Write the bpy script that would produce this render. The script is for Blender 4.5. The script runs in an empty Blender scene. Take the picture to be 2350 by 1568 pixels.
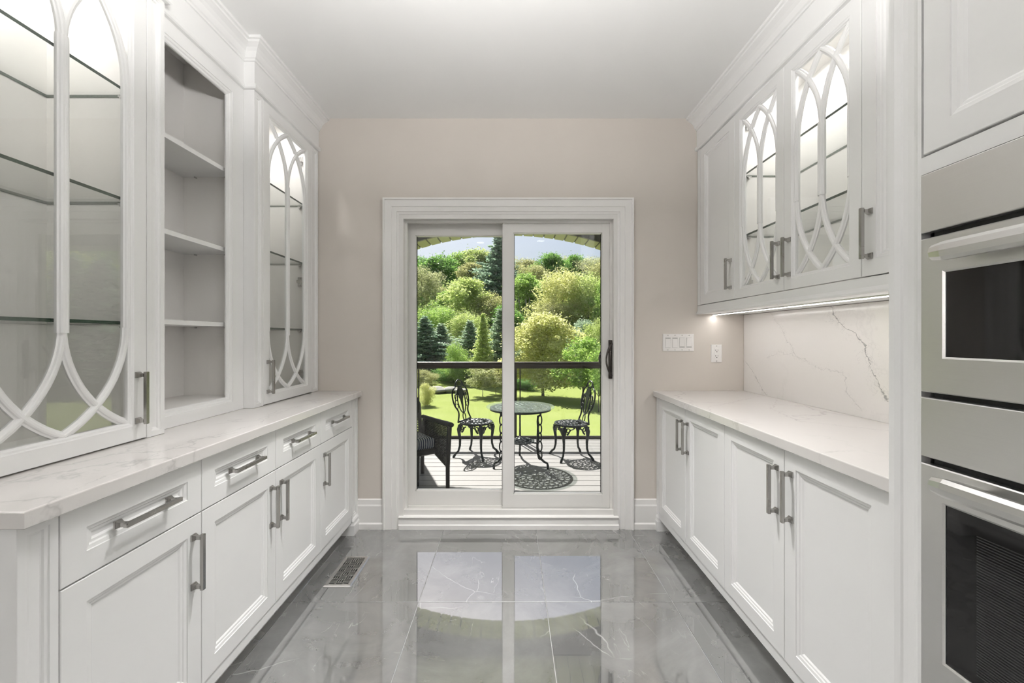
import bpy, math, random
import numpy as np
from mathutils import Vector, Matrix

random.seed(7)
S = bpy.context.scene
COL = S.collection
PI = math.pi

# ------------------------------------------------------------------ camera
FPX = 960.0                     # focal length in pixels of the 2350 px wide frame
cam_d = bpy.data.cameras.new('camera')
cam_d.sensor_fit = 'HORIZONTAL'; cam_d.sensor_width = 36.0
cam_d.lens = FPX * 36.0 / 2350.0
cam_d.shift_x = 4.0 / 2350.0
cam_d.shift_y = -9.0 / 2350.0
cam_d.clip_start = 0.02; cam_d.clip_end = 400
cam = bpy.data.objects.new('camera', cam_d); COL.objects.link(cam)
cam.location = (0, 0, 1.25); cam.rotation_euler = (PI / 2, 0, 0)
S.camera = cam

# ------------------------------------------------------------------ sky and sun
SUN_TO = Vector((-0.278, 0.713, 1.0)).normalized()     # towards the sun
w = bpy.data.worlds.new('sky'); S.world = w; w.use_nodes = True
nt = w.node_tree
bg = nt.nodes['Background']
sky = nt.nodes.new('ShaderNodeTexSky'); sky.sky_type = 'NISHITA'
sky.sun_disc = False
sky.sun_elevation = math.asin(SUN_TO.z)
sky.sun_rotation = math.atan2(SUN_TO.x, SUN_TO.y)
sky.air_density = 1.0; sky.dust_density = 3.0; sky.ozone_density = 1.0
nt.links.new(sky.outputs[0], bg.inputs[0])
bg.inputs[1].default_value = 0.12
sun_d = bpy.data.lights.new('sun', 'SUN'); sun_d.energy = 12.0; sun_d.angle = 0.009
sun_d.color = (1.0, 0.965, 0.9)
sun = bpy.data.objects.new('sun', sun_d); COL.objects.link(sun)
sun.rotation_euler = SUN_TO.to_track_quat('Z', 'Y').to_euler()
sun.location = (-3, 8, 12)

S.view_settings.view_transform = 'Standard'
S.view_settings.look = 'None'
S.view_settings.gamma = 1.0
S.view_settings.use_curve_mapping = False
S.view_settings.exposure = 0.0
S.cycles.use_denoising = True
S.cycles.max_bounces = 8
S.cycles.diffuse_bounces = 4
S.cycles.glossy_bounces = 4
S.cycles.transmission_bounces = 4
S.cycles.adaptive_threshold = 0.16
S.cycles.adaptive_min_samples = 16
S.cycles.transparent_max_bounces = 24
S.cycles.caustics_reflective = False
S.cycles.caustics_refractive = False
S.cycles.sample_clamp_indirect = 4.0

W_FILL_GLOBE = 152.0  # for the globes added behind the camera
W_FILL_BOWL = 78.0  # for the added uplight bowl
W_FILL_POT = 8.5  # for the added ceiling downlights
W_LED = 1.0
W_PUCK = 2.4
def lamp(kind, name, loc, watts, col=(1, .985, .97), parent=None, **kw):
    d = bpy.data.lights.new(name, kind); d.energy = watts; d.color = col
    for k, v in kw.items(): setattr(d, k, v)
    o = bpy.data.objects.new(name, d); COL.objects.link(o)
    if parent is not None:
        o.parent = parent; loc = Vector(loc) - ORG[parent.name]
    o.location = loc; return o

# ------------------------------------------------------------------ helpers
ORG = {}
class MB:
    def __init__(s): s.v = []; s.f = []; s.m = []
    def face(s, idx, m=0): s.f.append(tuple(idx)); s.m.append(m)
    def add(s, vs, fs, m=0):
        b = len(s.v); s.v += [tuple(p) for p in vs]
        for f in fs: s.f.append(tuple(i + b for i in f)); s.m.append(m)
        return s
    def box(s, x0, x1, y0, y1, z0, z1, m=0):
        x0, x1 = min(x0, x1), max(x0, x1); y0, y1 = min(y0, y1), max(y0, y1); z0, z1 = min(z0, z1), max(z0, z1)
        vs = [(x0,y0,z0),(x1,y0,z0),(x1,y1,z0),(x0,y1,z0),(x0,y0,z1),(x1,y0,z1),(x1,y1,z1),(x0,y1,z1)]
        return s.add(vs, [(0,3,2,1),(4,5,6,7),(0,1,5,4),(1,2,6,5),(2,3,7,6),(3,0,4,7)], m)
    def bbox(s, x0, x1, y0, y1, z0, z1, b=0.002, m=0):
        """box with chamfered edges"""
        x0, x1 = min(x0, x1), max(x0, x1); y0, y1 = min(y0, y1), max(y0, y1); z0, z1 = min(z0, z1), max(z0, z1)
        def ring(z, i): return [(x0+i,y0+i,z),(x1-i,y0+i,z),(x1-i,y1-i,z),(x0+i,y1-i,z)]
        vs = ring(z0, b) + ring(z0+b, 0) + ring(z1-b, 0) + ring(z1, b)
        # vertical edges stay sharp at corners: good enough for small bevels
        fs = [(3,2,1,0), (12,13,14,15)]
        for k in range(3):
            for i in range(4):
                j = (i+1) % 4
                fs.append((k*4+i, k*4+j, (k+1)*4+j, (k+1)*4+i))
        return s.add(vs, fs, m)
    def cyl(s, p0, p1, r0, r1=None, n=12, m=0, cap=True):
        r1 = r0 if r1 is None else r1
        return s.tube([p0, p1], [r0, r1], n, m, cap)
    def tube(s, pts, rad, n=8, m=0, cap=True, closed=False):
        pts = [Vector(p) for p in pts]
        if not isinstance(rad, (list, tuple)): rad = [rad] * len(pts)
        N = len(pts); vs = []; prev = None
        for i, p in enumerate(pts):
            if closed: t = pts[(i+1) % N] - pts[i-1]
            elif i == 0: t = pts[1] - pts[0]
            elif i == N-1: t = pts[-1] - pts[-2]
            else: t = pts[i+1] - pts[i-1]
            t.normalize()
            if prev is None:
                a = Vector((0,0,1)) if abs(t.z) < .9 else Vector((1,0,0))
                u = t.cross(a).normalized()
            else:
                u = (prev - t * prev.dot(t))
                u = u.normalized() if u.length > 1e-6 else t.orthogonal().normalized()
            prev = u; q = t.cross(u)
            for k in range(n):
                an = 2*PI*k/n
                vs.append(p + (u*math.cos(an) + q*math.sin(an)) * rad[i])
        fs = []
        for i in range(N if closed else N-1):
            for k in range(n):
                a = i*n+k; b = i*n+(k+1) % n; j = (i+1) % N
                fs.append((a, b, j*n+(k+1) % n, j*n+k))
        if cap and not closed:
            fs.append(tuple(range(n-1, -1, -1))); fs.append(tuple((N-1)*n+k for k in range(n)))
        return s.add(vs, fs, m)
    def lathe(s, prof, c=(0,0,0), n=24, m=0):
        """prof: (r, z) list, around vertical axis through c"""
        vs = []
        for r, z in prof:
            for k in range(n):
                an = 2*PI*k/n
                vs.append((c[0]+r*math.cos(an), c[1]+r*math.sin(an), c[2]+z))
        fs = []
        for i in range(len(prof)-1):
            for k in range(n):
                fs.append((i*n+k, i*n+(k+1) % n, (i+1)*n+(k+1) % n, (i+1)*n+k))
        return s.add(vs, fs, m)
    def rings(s, loops, m=0, capa=True, capb=True):
        """loft between equally long closed loops"""
        n = len(loops[0]); vs = [p for l in loops for p in l]; fs = []
        for i in range(len(loops)-1):
            for k in range(n):
                fs.append((i*n+k, i*n+(k+1) % n, (i+1)*n+(k+1) % n, (i+1)*n+k))
        if capa: fs.append(tuple(range(n-1, -1, -1)))
        if capb: fs.append(tuple((len(loops)-1)*n+k for k in range(n)))
        return s.add(vs, fs, m)
    def prism(s, poly, a, b, axis='y', m=0):
        """poly: 2D points; extruded from a to b along the axis"""
        def P(p, t):
            if axis == 'y': return (p[0], t, p[1])
            if axis == 'x': return (t, p[0], p[1])
            return (p[0], p[1], t)
        return s.rings([[P(p, a) for p in poly], [P(p, b) for p in poly]], m)

def obj(name, mb, mats, parent=None, smooth=False, kind=None, loc=None, local=False):
    """link one mesh object; vertices are in world space unless local"""
    o0 = Vector((0,0,0))
    if parent is not None: o0 = ORG.get(parent.name, Vector((0,0,0)))
    me = bpy.data.meshes.new(name)
    if parent is None and loc is not None: o0 = Vector(loc)
    vs = mb.v if local or o0.length == 0 else [(p[0]-o0.x, p[1]-o0.y, p[2]-o0.z) for p in mb.v]
    me.from_pydata([tuple(p) for p in vs], [], mb.f)
    if not isinstance(mats, (list, tuple)): mats = [mats]
    for m in mats: me.materials.append(m)
    if len(mats) > 1: me.polygons.foreach_set('material_index', mb.m)
    if smooth: me.polygons.foreach_set('use_smooth', [True]*len(me.polygons))
    me.update()
    o = bpy.data.objects.new(name, me); COL.objects.link(o)
    if parent is not None: o.parent = parent
    elif loc is not None: o.location = loc
    ORG[o.name] = o0
    if kind: o['kind'] = kind
    return o

def fixn(o):
    import bmesh
    bm = bmesh.new(); bm.from_mesh(o.data); bmesh.ops.recalc_face_normals(bm, faces=bm.faces); bm.to_mesh(o.data); bm.free()
    return o

def tag(o, label, cat, group=None):
    o['label'] = label; o['category'] = cat
    if group: o['group'] = group
    return o

def thing(name, label, cat, loc=(0,0,0), group=None):
    o = bpy.data.objects.new(name, None); COL.objects.link(o)
    o.location = loc; o.empty_display_size = 0.1
    ORG[o.name] = Vector(loc)
    return tag(o, label, cat, group)

def sempty(name, loc=(0,0,0)):
    o = bpy.data.objects.new(name, None); COL.objects.link(o)
    o.location = loc; o['kind'] = 'structure'; ORG[o.name] = Vector(loc)
    return o

def copy_tree(o, parent=None):
    c = o.copy(); COL.objects.link(c)
    if parent is not None: c.parent = parent
    for ch in list(o.children): copy_tree(ch, c)
    return c

class Fr:
    """a face plane: u across, v up, w outwards"""
    def __init__(s, O, U, W): s.O = Vector(O); s.U = Vector(U); s.V = Vector((0,0,1)); s.W = Vector(W)
    def p(s, u, v, w): return s.O + s.U*u + s.V*v + s.W*w

# ------------------------------------------------------------------ materials
def nodes(name):
    m = bpy.data.materials.new(name); m.use_nodes = True
    t = m.node_tree; return m, t, t.nodes['Principled BSDF']
def N(t, kind, **kw):
    n = t.nodes.new(kind)
    for k, v in kw.items():
        if k in n.inputs: n.inputs[k].default_value = v
        else: setattr(n, k, v)
    return n
def mathn(t, op, a, b=None, c=None):
    n = t.nodes.new('ShaderNodeMath'); n.operation = op
    for i, x in enumerate((a, b, c)):
        if x is None: continue
        if isinstance(x, (int, float)): n.inputs[i].default_value = x
        else: t.links.new(x, n.inputs[i])
    return n.outputs[0]
def ramp(t, fac, stops):
    n = t.nodes.new('ShaderNodeValToRGB')
    e = n.color_ramp.elements
    while len(e) < len(stops): e.new(0.5)
    for i, (p, c) in enumerate(stops):
        e[i].position = p; e[i].color = (c[0], c[1], c[2], 1) if isinstance(c, (tuple, list)) else (c, c, c, 1)
    t.links.new(fac, n.inputs[0]); return n.outputs[0]
def mixc(t, fac, a, b):
    n = t.nodes.new('ShaderNodeMix'); n.data_type = 'RGBA'
    for i, x in ((0, fac), (6, a), (7, b)):
        if isinstance(x, (int, float)): n.inputs[i].default_value = x
        elif isinstance(x, (tuple, list)): n.inputs[i].default_value = (x[0], x[1], x[2], 1)
        else: t.links.new(x, n.inputs[i])
    return n.outputs[2]
def coords(t, scale=(1,1,1), rot=(0,0,0), kind='Object', offs=None):
    tc = t.nodes.new('ShaderNodeTexCoord'); mp = t.nodes.new('ShaderNodeMapping')
    mp.inputs['Scale'].default_value = scale; mp.inputs['Rotation'].default_value = rot
    src = tc.outputs[kind]
    if offs is not None:
        va = t.nodes.new('ShaderNodeVectorMath'); va.operation = 'ADD'
        t.links.new(src, va.inputs[0]); t.links.new(offs, va.inputs[1]); src = va.outputs[0]
    t.links.new(src, mp.inputs[0]); return mp.outputs[0]
def noise(t, vec, scale, detail=3, rough=0.5, dist=0.0):
    n = N(t, 'ShaderNodeTexNoise', Scale=scale, Detail=detail, Roughness=rough, Distortion=dist)
    t.links.new(vec, n.inputs['Vector']); return n
def bump(t, b, h, strength=0.1, dist=0.01):
    n = N(t, 'ShaderNodeBump', Strength=strength, Distance=dist)
    t.links.new(h, n.inputs['Height']); t.links.new(n.outputs[0], b.inputs['Normal'])

def paint(name, col, rough=0.4, var=0.02, ior=1.5, nscale=6, bmp=0.02):
    m, t, b = nodes(name)
    v = coords(t); n = noise(t, v, nscale, 1)
    lo = tuple(c*(1-var) for c in col); hi = tuple(min(1, c*(1+var)) for c in col)
    t.links.new(mixc(t, n.outputs['Fac'], lo, hi), b.inputs['Base Color'])
    b.inputs['Roughness'].default_value = rough; b.inputs['IOR'].default_value = ior
    if bmp > .03:
        n2 = noise(t, v, 220, 2); bump(t, b, n2.outputs['Fac'], bmp, 0.002)
    return m

M = {}
M['cab'] = paint('cabinet_white_lacquer', (.85, .847, .84), .38, .006)
M['inner'] = paint('cabinet_inside_white', (.91, .89, .865), .5, .006)
M['trim'] = paint('trim_white', (.86, .845, .825), .42, .01)
M['vinyl'] = paint('door_vinyl_white', (.79, .775, .75), .35, .01)
M['wall'] = paint('wall_greige', (.65, .60, .55), .75, .015)
M['ceil'] = paint('ceiling_white', (.88, .878, .87), .8, .008)
M['kwall'] = paint('kitchen_wall', (.7, .68, .65), .8, .01)
M['plastic'] = paint('switch_plastic', (.84, .82, .80), .3, .005)
M['plastic_gap_shade'] = paint('switch_gap_shade', (.50, .49, .475), .4, .01)  # greyer tone paints in the shade of the gap round each rocker
M['dark'] = paint('dark_gap', (.012, .012, .012), .7, .1)
M['toekick'] = paint('toe_kick_white', (.80, .79, .77), .5, .02)  # plain white paint of the toe kicks
M['grout'] = paint('grout', (.36, .36, .355), .8, .05)

def metal(name, col, rough, aniso=(1,1,1), amt=.12, mtl=1.0):
    m, t, b = nodes(name)
    n = noise(t, coords(t, aniso), 1.0, 3)
    lo = tuple(c*(1-amt) for c in col); hi = tuple(min(1, c*(1+amt)) for c in col)
    t.links.new(mixc(t, n.outputs['Fac'], lo, hi), b.inputs['Base Color'])
    b.inputs['Metallic'].default_value = mtl
    t.links.new(mathn(t, 'MULTIPLY_ADD', n.outputs['Fac'], rough*.5, rough*.75), b.inputs['Roughness'])
    return m
M['nickel'] = metal('brushed_nickel', (.38, .368, .352), .27, (8, 8, 8), .03)
M['steel'] = metal('stainless_steel', (.78, .775, .76), .32, (400, 6, 900), .04)
M['chrome'] = metal('hinge_chrome', (.6, .6, .6), .2, (20,20,20))
M['bronze'] = metal('dark_bronze', (.055, .047, .042), .35, (30,30,30), .2, .6)
M['iron'] = metal('cast_iron_green_black', (.018, .024, .025), .35, (40,40,40), .4, .25)
M['vent'] = metal('vent_nickel', (.68, .66, .64), .3, (300, 20, 20), .06)

def glassy(name, tint=(1,1,1), ior=1.5, rough=0.0):
    m = bpy.data.materials.new(name); m.use_nodes = True
    t = m.node_tree; t.nodes.clear()
    out = t.nodes.new('ShaderNodeOutputMaterial')
    tr = N(t, 'ShaderNodeBsdfTransparent'); tr.inputs[0].default_value = (*tint, 1)
    gl = N(t, 'ShaderNodeBsdfGlossy', Roughness=rough)
    mx = t.nodes.new('ShaderNodeMixShader')
    # Schlick reflectance of a thin sheet, the same from both sides
    geo = t.nodes.new('ShaderNodeNewGeometry'); dt = N(t, 'ShaderNodeVectorMath', operation='DOT_PRODUCT')
    t.links.new(geo.outputs['Normal'], dt.inputs[0]); t.links.new(geo.outputs['Incoming'], dt.inputs[1])
    r0 = ((ior-1)/(ior+1))**2
    g = mathn(t, 'POWER', mathn(t, 'SUBTRACT', 1.0, mathn(t, 'ABSOLUTE', dt.outputs['Value'])), 5.0)
    fr = mathn(t, 'MULTIPLY_ADD', g, 1-r0, r0)
    t.links.new(fr, mx.inputs[0]); t.links.new(tr.outputs[0], mx.inputs[1]); t.links.new(gl.outputs[0], mx.inputs[2])
    t.links.new(mx.outputs[0], out.inputs[0]); return m
M['glass'] = glassy('clear_pane', (.985, .99, .985))
M['cabglass'] = glassy('cabinet_pane', (.97, .975, .97), 1.75)
M['shelfglass'] = glassy('shelf_glass', (.985, .992, .985))
def pebbled():
    m = bpy.data.materials.new('pebbled_table_glass'); m.use_nodes = True; t = m.node_tree; t.nodes.clear()
    out = t.nodes.new('ShaderNodeOutputMaterial'); tr = t.nodes.new('ShaderNodeBsdfTransparent'); tr.inputs[0].default_value = (.93, .97, .95, 1)
    tl = t.nodes.new('ShaderNodeBsdfTranslucent'); df = t.nodes.new('ShaderNodeBsdfDiffuse'); gl = N(t, 'ShaderNodeBsdfGlossy', Roughness=.12)
    n = noise(t, coords(t), 45, 3)
    c = ramp(t, n.outputs['Fac'], [(.35, (.42, .52, .47)), (.65, (.80, .86, .82))])
    t.links.new(c, tl.inputs[0]); t.links.new(c, df.inputs[0])
    a = t.nodes.new('ShaderNodeMixShader'); a.inputs[0].default_value = .5; t.links.new(tl.outputs[0], a.inputs[1]); t.links.new(df.outputs[0], a.inputs[2])
    b = t.nodes.new('ShaderNodeMixShader'); b.inputs[0].default_value = .17; t.links.new(tr.outputs[0], b.inputs[1]); t.links.new(a.outputs[0], b.inputs[2])
    d = t.nodes.new('ShaderNodeMixShader'); d.inputs[0].default_value = .08; t.links.new(b.outputs[0], d.inputs[1]); t.links.new(gl.outputs[0], d.inputs[2])
    t.links.new(d.outputs[0], out.inputs[0]); return m
M['tableglass'] = pebbled()
def pl(name, col, rough=.5, **kw):
    m = paint(name, col, rough, kw.pop('var', .06), nscale=kw.pop('nscale', 12))
    b = m.node_tree.nodes['Principled BSDF']
    for k, v in kw.items(): b.inputs[k].default_value = v
    return m
M['gedge'] = pl('shelf_glass_edge', (.045, .075, .055), .15)
M['ovenglass'] = pl('oven_black_glass', (.008, .008, .008), .04)
M['rubber'] = pl('black_gasket', (.015, .015, .015), .6)

def emis(name, col, s):
    m, t, b = nodes(name)
    b.inputs['Base Color'].default_value = (.9, .9, .88, 1)
    b.inputs['Emission Color'].default_value = (*col, 1)
    b.inputs['Emission Strength'].default_value = s; return m
M['globe'] = emis('fill_globe_glow', (1, .965, .92), 6.0)  # glow of the added unseen globes
M['fill_pot'] = emis('fill_downlight_glow', (1, .97, .93), 4.0)  # glow of the added out-of-view downlights
M['led'] = emis('led_strip', (1, .96, .91), 12.0)
M['puck'] = emis('puck_lens', (1, .965, .92), 8.0)

def tile_mat():
    m, t, b = nodes('grey_marble_tile')
    oi = t.nodes.new('ShaderNodeObjectInfo')
    off = N(t, 'ShaderNodeVectorMath', operation='SCALE')
    cmb = t.nodes.new('ShaderNodeCombineXYZ')
    t.links.new(oi.outputs['Random'], cmb.inputs[0]); t.links.new(mathn(t, 'MULTIPLY', oi.outputs['Random'], 3.7), cmb.inputs[1])
    t.links.new(mathn(t, 'MULTIPLY', oi.outputs['Random'], 1.9), cmb.inputs[2])
    t.links.new(cmb.outputs[0], off.inputs[0]); off.inputs['Scale'].default_value = 23.0
    v = coords(t, (1,1,1), (0,0,.5), 'Object', off.outputs[0])
    cl = noise(t, v, 2.2, 7, .62, .6)
    base = ramp(t, cl.outputs['Fac'], [(.28, (.105, .105, .103)), (.52, (.172, .172, .169)), (.74, (.245, .245, .24))])
    # long hairline veins
    nd = noise(t, v, 2.0, 4, .6)
    wv = N(t, 'ShaderNodeVectorMath', operation='MULTIPLY_ADD')
    t.links.new(nd.outputs['Color'], wv.inputs[0]); wv.inputs[1].default_value = (.14, .14, .14); t.links.new(v, wv.inputs[2])
    vo = N(t, 'ShaderNodeTexVoronoi', Scale=2.3, feature='DISTANCE_TO_EDGE'); t.links.new(wv.outputs[0], vo.inputs['Vector'])
    l1 = ramp(t, vo.outputs['Distance'], [(0.0, 1.0), (.0018, .7), (.0055, 0.0)])
    mk = ramp(t, noise(t, v, 3.1, 3).outputs['Fac'], [(.54, 0.0), (.66, 1.0)])
    v2 = coords(t, (1, .35, 1), (0,0,-.65), 'Object', off.outputs[0])
    n2 = noise(t, v2, 4.3, 5, .55, .3)
    l2 = ramp(t, mathn(t, 'ABSOLUTE', mathn(t, 'SUBTRACT', n2.outputs['Fac'], .5)), [(0.0, 1.0), (.0013, .7), (.004, 0.0)])
    mk2 = ramp(t, noise(t, v, 4.7, 3).outputs['Fac'], [(.52, 0.0), (.68, 1.0)])
    veins = mathn(t, 'MAXIMUM', mathn(t, 'MULTIPLY', l1, mk), mathn(t, 'MULTIPLY', mathn(t, 'MULTIPLY', l2, mk2), .7))
    t.links.new(mixc(t, mathn(t, 'MULTIPLY', veins, .75), base, (.55, .55, .54)), b.inputs['Base Color'])
    b.inputs['Roughness'].default_value = .02; b.inputs['IOR'].default_value = 3.5
    wavy = noise(t, v, 1.6, 2); bump(t, b, wavy.outputs['Fac'], .012, .02)
    return m
M['tile'] = tile_mat()

def quartz(name, axes, curves=(), seed=0.0, amt=1.0, tone=1.0):
    """white quartz; curves = list of (vmin, vmax, [(v, u)...], width, darkness): veins as functions u(v) in world metres,
    axes = (u axis index, v axis index)"""
    m, t, b = nodes(name)
    tc = t.nodes.new('ShaderNodeTexCoord'); geo = t.nodes.new('ShaderNodeNewGeometry')
    mp = t.nodes.new('ShaderNodeMapping'); mp.inputs['Location'].default_value = (seed, seed*1.7, seed*.6)
    t.links.new(geo.outputs['Position'], mp.inputs[0]); v = mp.outputs[0]
    nd = noise(t, v, 3.2, 5, .62)
    wv = N(t, 'ShaderNodeVectorMath', operation='MULTIPLY_ADD')
    t.links.new(nd.outputs['Color'], wv.inputs[0]); wv.inputs[1].default_value = (.5, .5, .5); t.links.new(v, wv.inputs[2])
    vo = N(t, 'ShaderNodeTexVoronoi', Scale=1.9, feature='DISTANCE_TO_EDGE'); t.links.new(wv.outputs[0], vo.inputs['Vector'])
    l1 = ramp(t, vo.outputs['Distance'], [(0, 1.0), (.006, .6), (.022, 0.0)])
    mk = ramp(t, noise(t, v, 1.7, 3).outputs['Fac'], [(.44, 0.0), (.62, 1.0)])
    fine = noise(t, v, 16, 6, .7, .8)
    l2 = ramp(t, mathn(t, 'ABSOLUTE', mathn(t, 'SUBTRACT', fine.outputs['Fac'], .5)), [(0, 1.0), (.012, 0.0)])
    mk2 = ramp(t, vo.outputs['Distance'], [(0.0, 1.0), (.10, 0.0)])
    vein = mathn(t, 'MULTIPLY', mathn(t, 'MAXIMUM', mathn(t, 'MULTIPLY', l1, .65), mathn(t, 'MULTIPLY', mathn(t, 'MULTIPLY', l2, mk2), .45)), mathn(t, 'MULTIPLY', mk, amt))
    sep = t.nodes.new('ShaderNodeSeparateXYZ'); t.links.new(geo.outputs['Position'], sep.inputs[0])
    jit = noise(t, v, 14, 6, .68)
    for cdef in curves:
        v0, v1, pts, wid, dk = cdef[:5]; ax = cdef[5] if len(cdef) > 5 else axes
        U = sep.outputs[ax[0]]; V = sep.outputs[ax[1]]
        us = [p[1] for p in pts]; u0, u1 = min(us) - .01, max(us) + .01
        fc = t.nodes.new('ShaderNodeFloatCurve')
        cv = fc.mapping.curves[0]
        while len(cv.points) < len(pts): cv.points.new(.5, .5)
        for i, p in enumerate(pts):
            cv.points[i].location = ((p[0]-v0)/(v1-v0), (p[1]-u0)/(u1-u0)); cv.points[i].handle_type = 'VECTOR'
        fc.mapping.update()
        tt = mathn(t, 'DIVIDE', mathn(t, 'SUBTRACT', V, v0), v1-v0)
        t.links.new(tt, fc.inputs['Value'])
        g = mathn(t, 'MULTIPLY_ADD', fc.outputs[0], u1-u0, u0)
        jj = mathn(t, 'MULTIPLY', mathn(t, 'SUBTRACT', jit.outputs['Fac'], .5), .09)
        d = mathn(t, 'ABSOLUTE', mathn(t, 'SUBTRACT', mathn(t, 'ADD', U, jj), g))
        wn = mathn(t, 'MULTIPLY', ramp(t, noise(t, v, 22, 2).outputs['Fac'], [(.35, .35), (.65, 1.0)]), wid)
        line = mathn(t, 'SUBTRACT', 1.0, mathn(t, 'DIVIDE', d, wn)); line.node.use_clamp = True
        halo = mathn(t, 'SUBTRACT', 1.0, mathn(t, 'DIVIDE', d, wid*14)); halo.node.use_clamp = True
        halo = mathn(t, 'MULTIPLY', mathn(t, 'MULTIPLY', halo, l2), .55)
        ins = mathn(t, 'MULTIPLY', mathn(t, 'GREATER_THAN', tt, 0.0), mathn(t, 'LESS_THAN', tt, 1.0))
        c = mathn(t, 'MULTIPLY', mathn(t, 'MULTIPLY', mathn(t, 'MAXIMUM', line, halo), dk), ins)
        vein = mathn(t, 'MAXIMUM', vein, c)
    cl = noise(t, v, 1.3, 4)
    base = mixc(t, cl.outputs['Fac'], tuple(c*tone for c in (.69, .665, .645)), tuple(c*tone for c in (.74, .715, .695)))
    t.links.new(mixc(t, vein, base, (.13, .13, .13)), b.inputs['Base Color'])
    b.inputs['Roughness'].default_value = .13; b.inputs['IOR'].default_value = 1.55
    return m
M['counterL'] = quartz('quartz_counter', (0, 1), [(.95, 2.3, [(.95, -1.0), (1.35, -1.07), (1.7, -1.02), (2.0, -1.12), (2.3, -1.0)], .003, .28)], 3.1, .42)
M['counterR'] = quartz('quartz_counter_veined', (0, 1), [
    (1.2, 2.35, [(1.2, 1.15), (1.55, 1.42), (1.75, 1.2), (2.05, 1.28), (2.35, 1.5)], .003, .35),
    (1.9, 2.5, [(1.9, .9), (2.1, 1.0), (2.3, 1.25), (2.5, 1.5)], .003, .35)], 1.4, .45)
M['splash'] = quartz('quartz_backsplash', (1, 2), [
    (.99, 1.40, [(.99, 1.695), (1.059, 1.727), (1.106, 1.760), (1.174, 1.791), (1.222, 1.812), (1.267, 1.852), (1.320, 1.958), (1.40, 1.996)], .006, .85),
    (1.092, 1.40, [(1.092, 2.02), (1.126, 2.165), (1.155, 2.251), (1.312, 2.367), (1.40, 2.470)], .0028, .42),
    (1.92, 2.50, [(1.92, 1.088), (2.05, 1.094), (2.15, 1.122), (2.26, 1.155), (2.36, 1.166), (2.50, 1.13)], .0025, .32, (2, 1)),
    (.905, 1.10, [(.905, 2.508), (1.022, 2.62), (1.10, 2.735)], .004, .6),
    (.93, 1.09, [(.93, 1.826), (.965, 1.863), (1.0, 1.906), (1.09, 1.921)], .0028, .42)], 7.7, .12, 1.16)

# ------------------------------------------------------------------ room shell
YB = 2.743; XL = -1.60; XR = 1.545; ZC = 2.687; YK = -4.6; XK = -3.6; YS = .80; XK2 = 3.6; YR = .12
def structure(name, mb, mat, parent=None, **k):
    return obj(name, mb, mat, parent, kind='structure', **k)

fl = MB(); fl.box(XK-.1, XK2+.1, YK-.1, YB+.16, -.06, -.0025)
floor = structure('floor', fl, M['grout'])
xs = [-.432 + .6*k for k in range(-6, 8)]; ys = [1.977 + 1.2*k for k in range(-6, 2)]
cache = {}
for yi in range(len(ys)-1):
    y0, y1 = max(ys[yi], YK), min(ys[yi+1], YB+.02)
    if y1 - y0 < .02: continue
    lo = XL if (y0+y1)/2 > YS else XK
    for xi in range(len(xs)-1):
        x0, x1 = max(xs[xi], lo), min(xs[xi+1], XR if (y0+y1)/2 > .2 else XK2)
        if x1 - x0 < .02: continue
        key = (round(x1-x0, 4), round(y1-y0, 4))
        g = .0015
        if key not in cache:
            mb = MB(); hx, hy = key[0]/2-g, key[1]/2-g
            mb.bbox(-hx, hx, -hy, hy, -.012, 0, .0008)
            o = obj('tile', mb, M['tile'], None); cache[key] = o.data
        else:
            o = bpy.data.objects.new('tile', cache[key]); COL.objects.link(o)
        o.parent = floor; o.location = ((x0+x1)/2, (y0+y1)/2, 0)

structure('ceiling', MB().box(XK-.1, XK2+.1, YK-.1, YB+.16, ZC, ZC+.08), M['ceil'])
DX0, DX1, DZ1 = -.735, .712, 2.07
wb = MB(); T = .17
wb.box(XL-.1, DX0, YB, YB+T, 0, ZC); wb.box(DX1, XR+.1, YB, YB+T, 0, ZC); wb.box(DX0, DX1, YB, YB+T, DZ1, ZC)
structure('wall_back', wb, M['wall'])
structure('wall_left', MB().box(XL-.1, XL, YS, YB, 0, ZC), M['wall'])
structure('wall_right', MB().box(XR, XR+.1, YR, YB, 0, ZC), M['wall'])
wk = MB(); wk.box(XK-.1, XK, YK, YS, 0, ZC); wk.box(XK, XL-.1, YS, YS+.1, 0, ZC)
structure('wall_far_left', wk, M['kwall'])
wk = MB(); wk.box(XK2, XK2+.1, YK, YR, 0, ZC); wk.box(XR+.1, XK2, YR, YR+.1, 0, ZC)
structure('wall_far_right', wk, M['kwall'])
structure('wall_front', MB().box(XK, XK2, YK-.1, YK, 0, ZC), M['kwall'])
def baseboard(name, x0, x1):
    prof = [(YB, 0), (YB-.022, 0), (YB-.022, .034), (YB-.017, .040), (YB-.015, .042), (YB-.015, .150), (YB-.011, .160), (YB-.009, .188), (YB, .194)]
    structure(name, MB().prism(prof, x0, x1, 'x'), M['trim'])
baseboard('baseboard_left', -1.0, -.83); baseboard('baseboard_right', .804, .96)

# ------------------------------------------------------------------ patio door
door = sempty('door_1', (0, YB, 0))
def sweep_plan(mb, path, prof, m=0):
    """path: 2D points; prof: (offset to the left-hand normal, height): mitred"""
    n = len(path); loops = []
    P = [Vector(p) for p in path]
    for i in range(n):
        d1 = (P[i]-P[i-1]).normalized() if i > 0 else None
        d2 = (P[i+1]-P[i]).normalized() if i < n-1 else None
        if d1 is None: d1 = d2
        if d2 is None: d2 = d1
        n1 = Vector((-d1.y, d1.x)); n2 = Vector((-d2.y, d2.x))
        mt = (n1+n2) / (1+n1.dot(n2))
        loops.append([(P[i].x+mt.x*o, P[i].y+mt.y*o, h) for o, h in prof])
    return mb.rings(loops, m)
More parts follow.
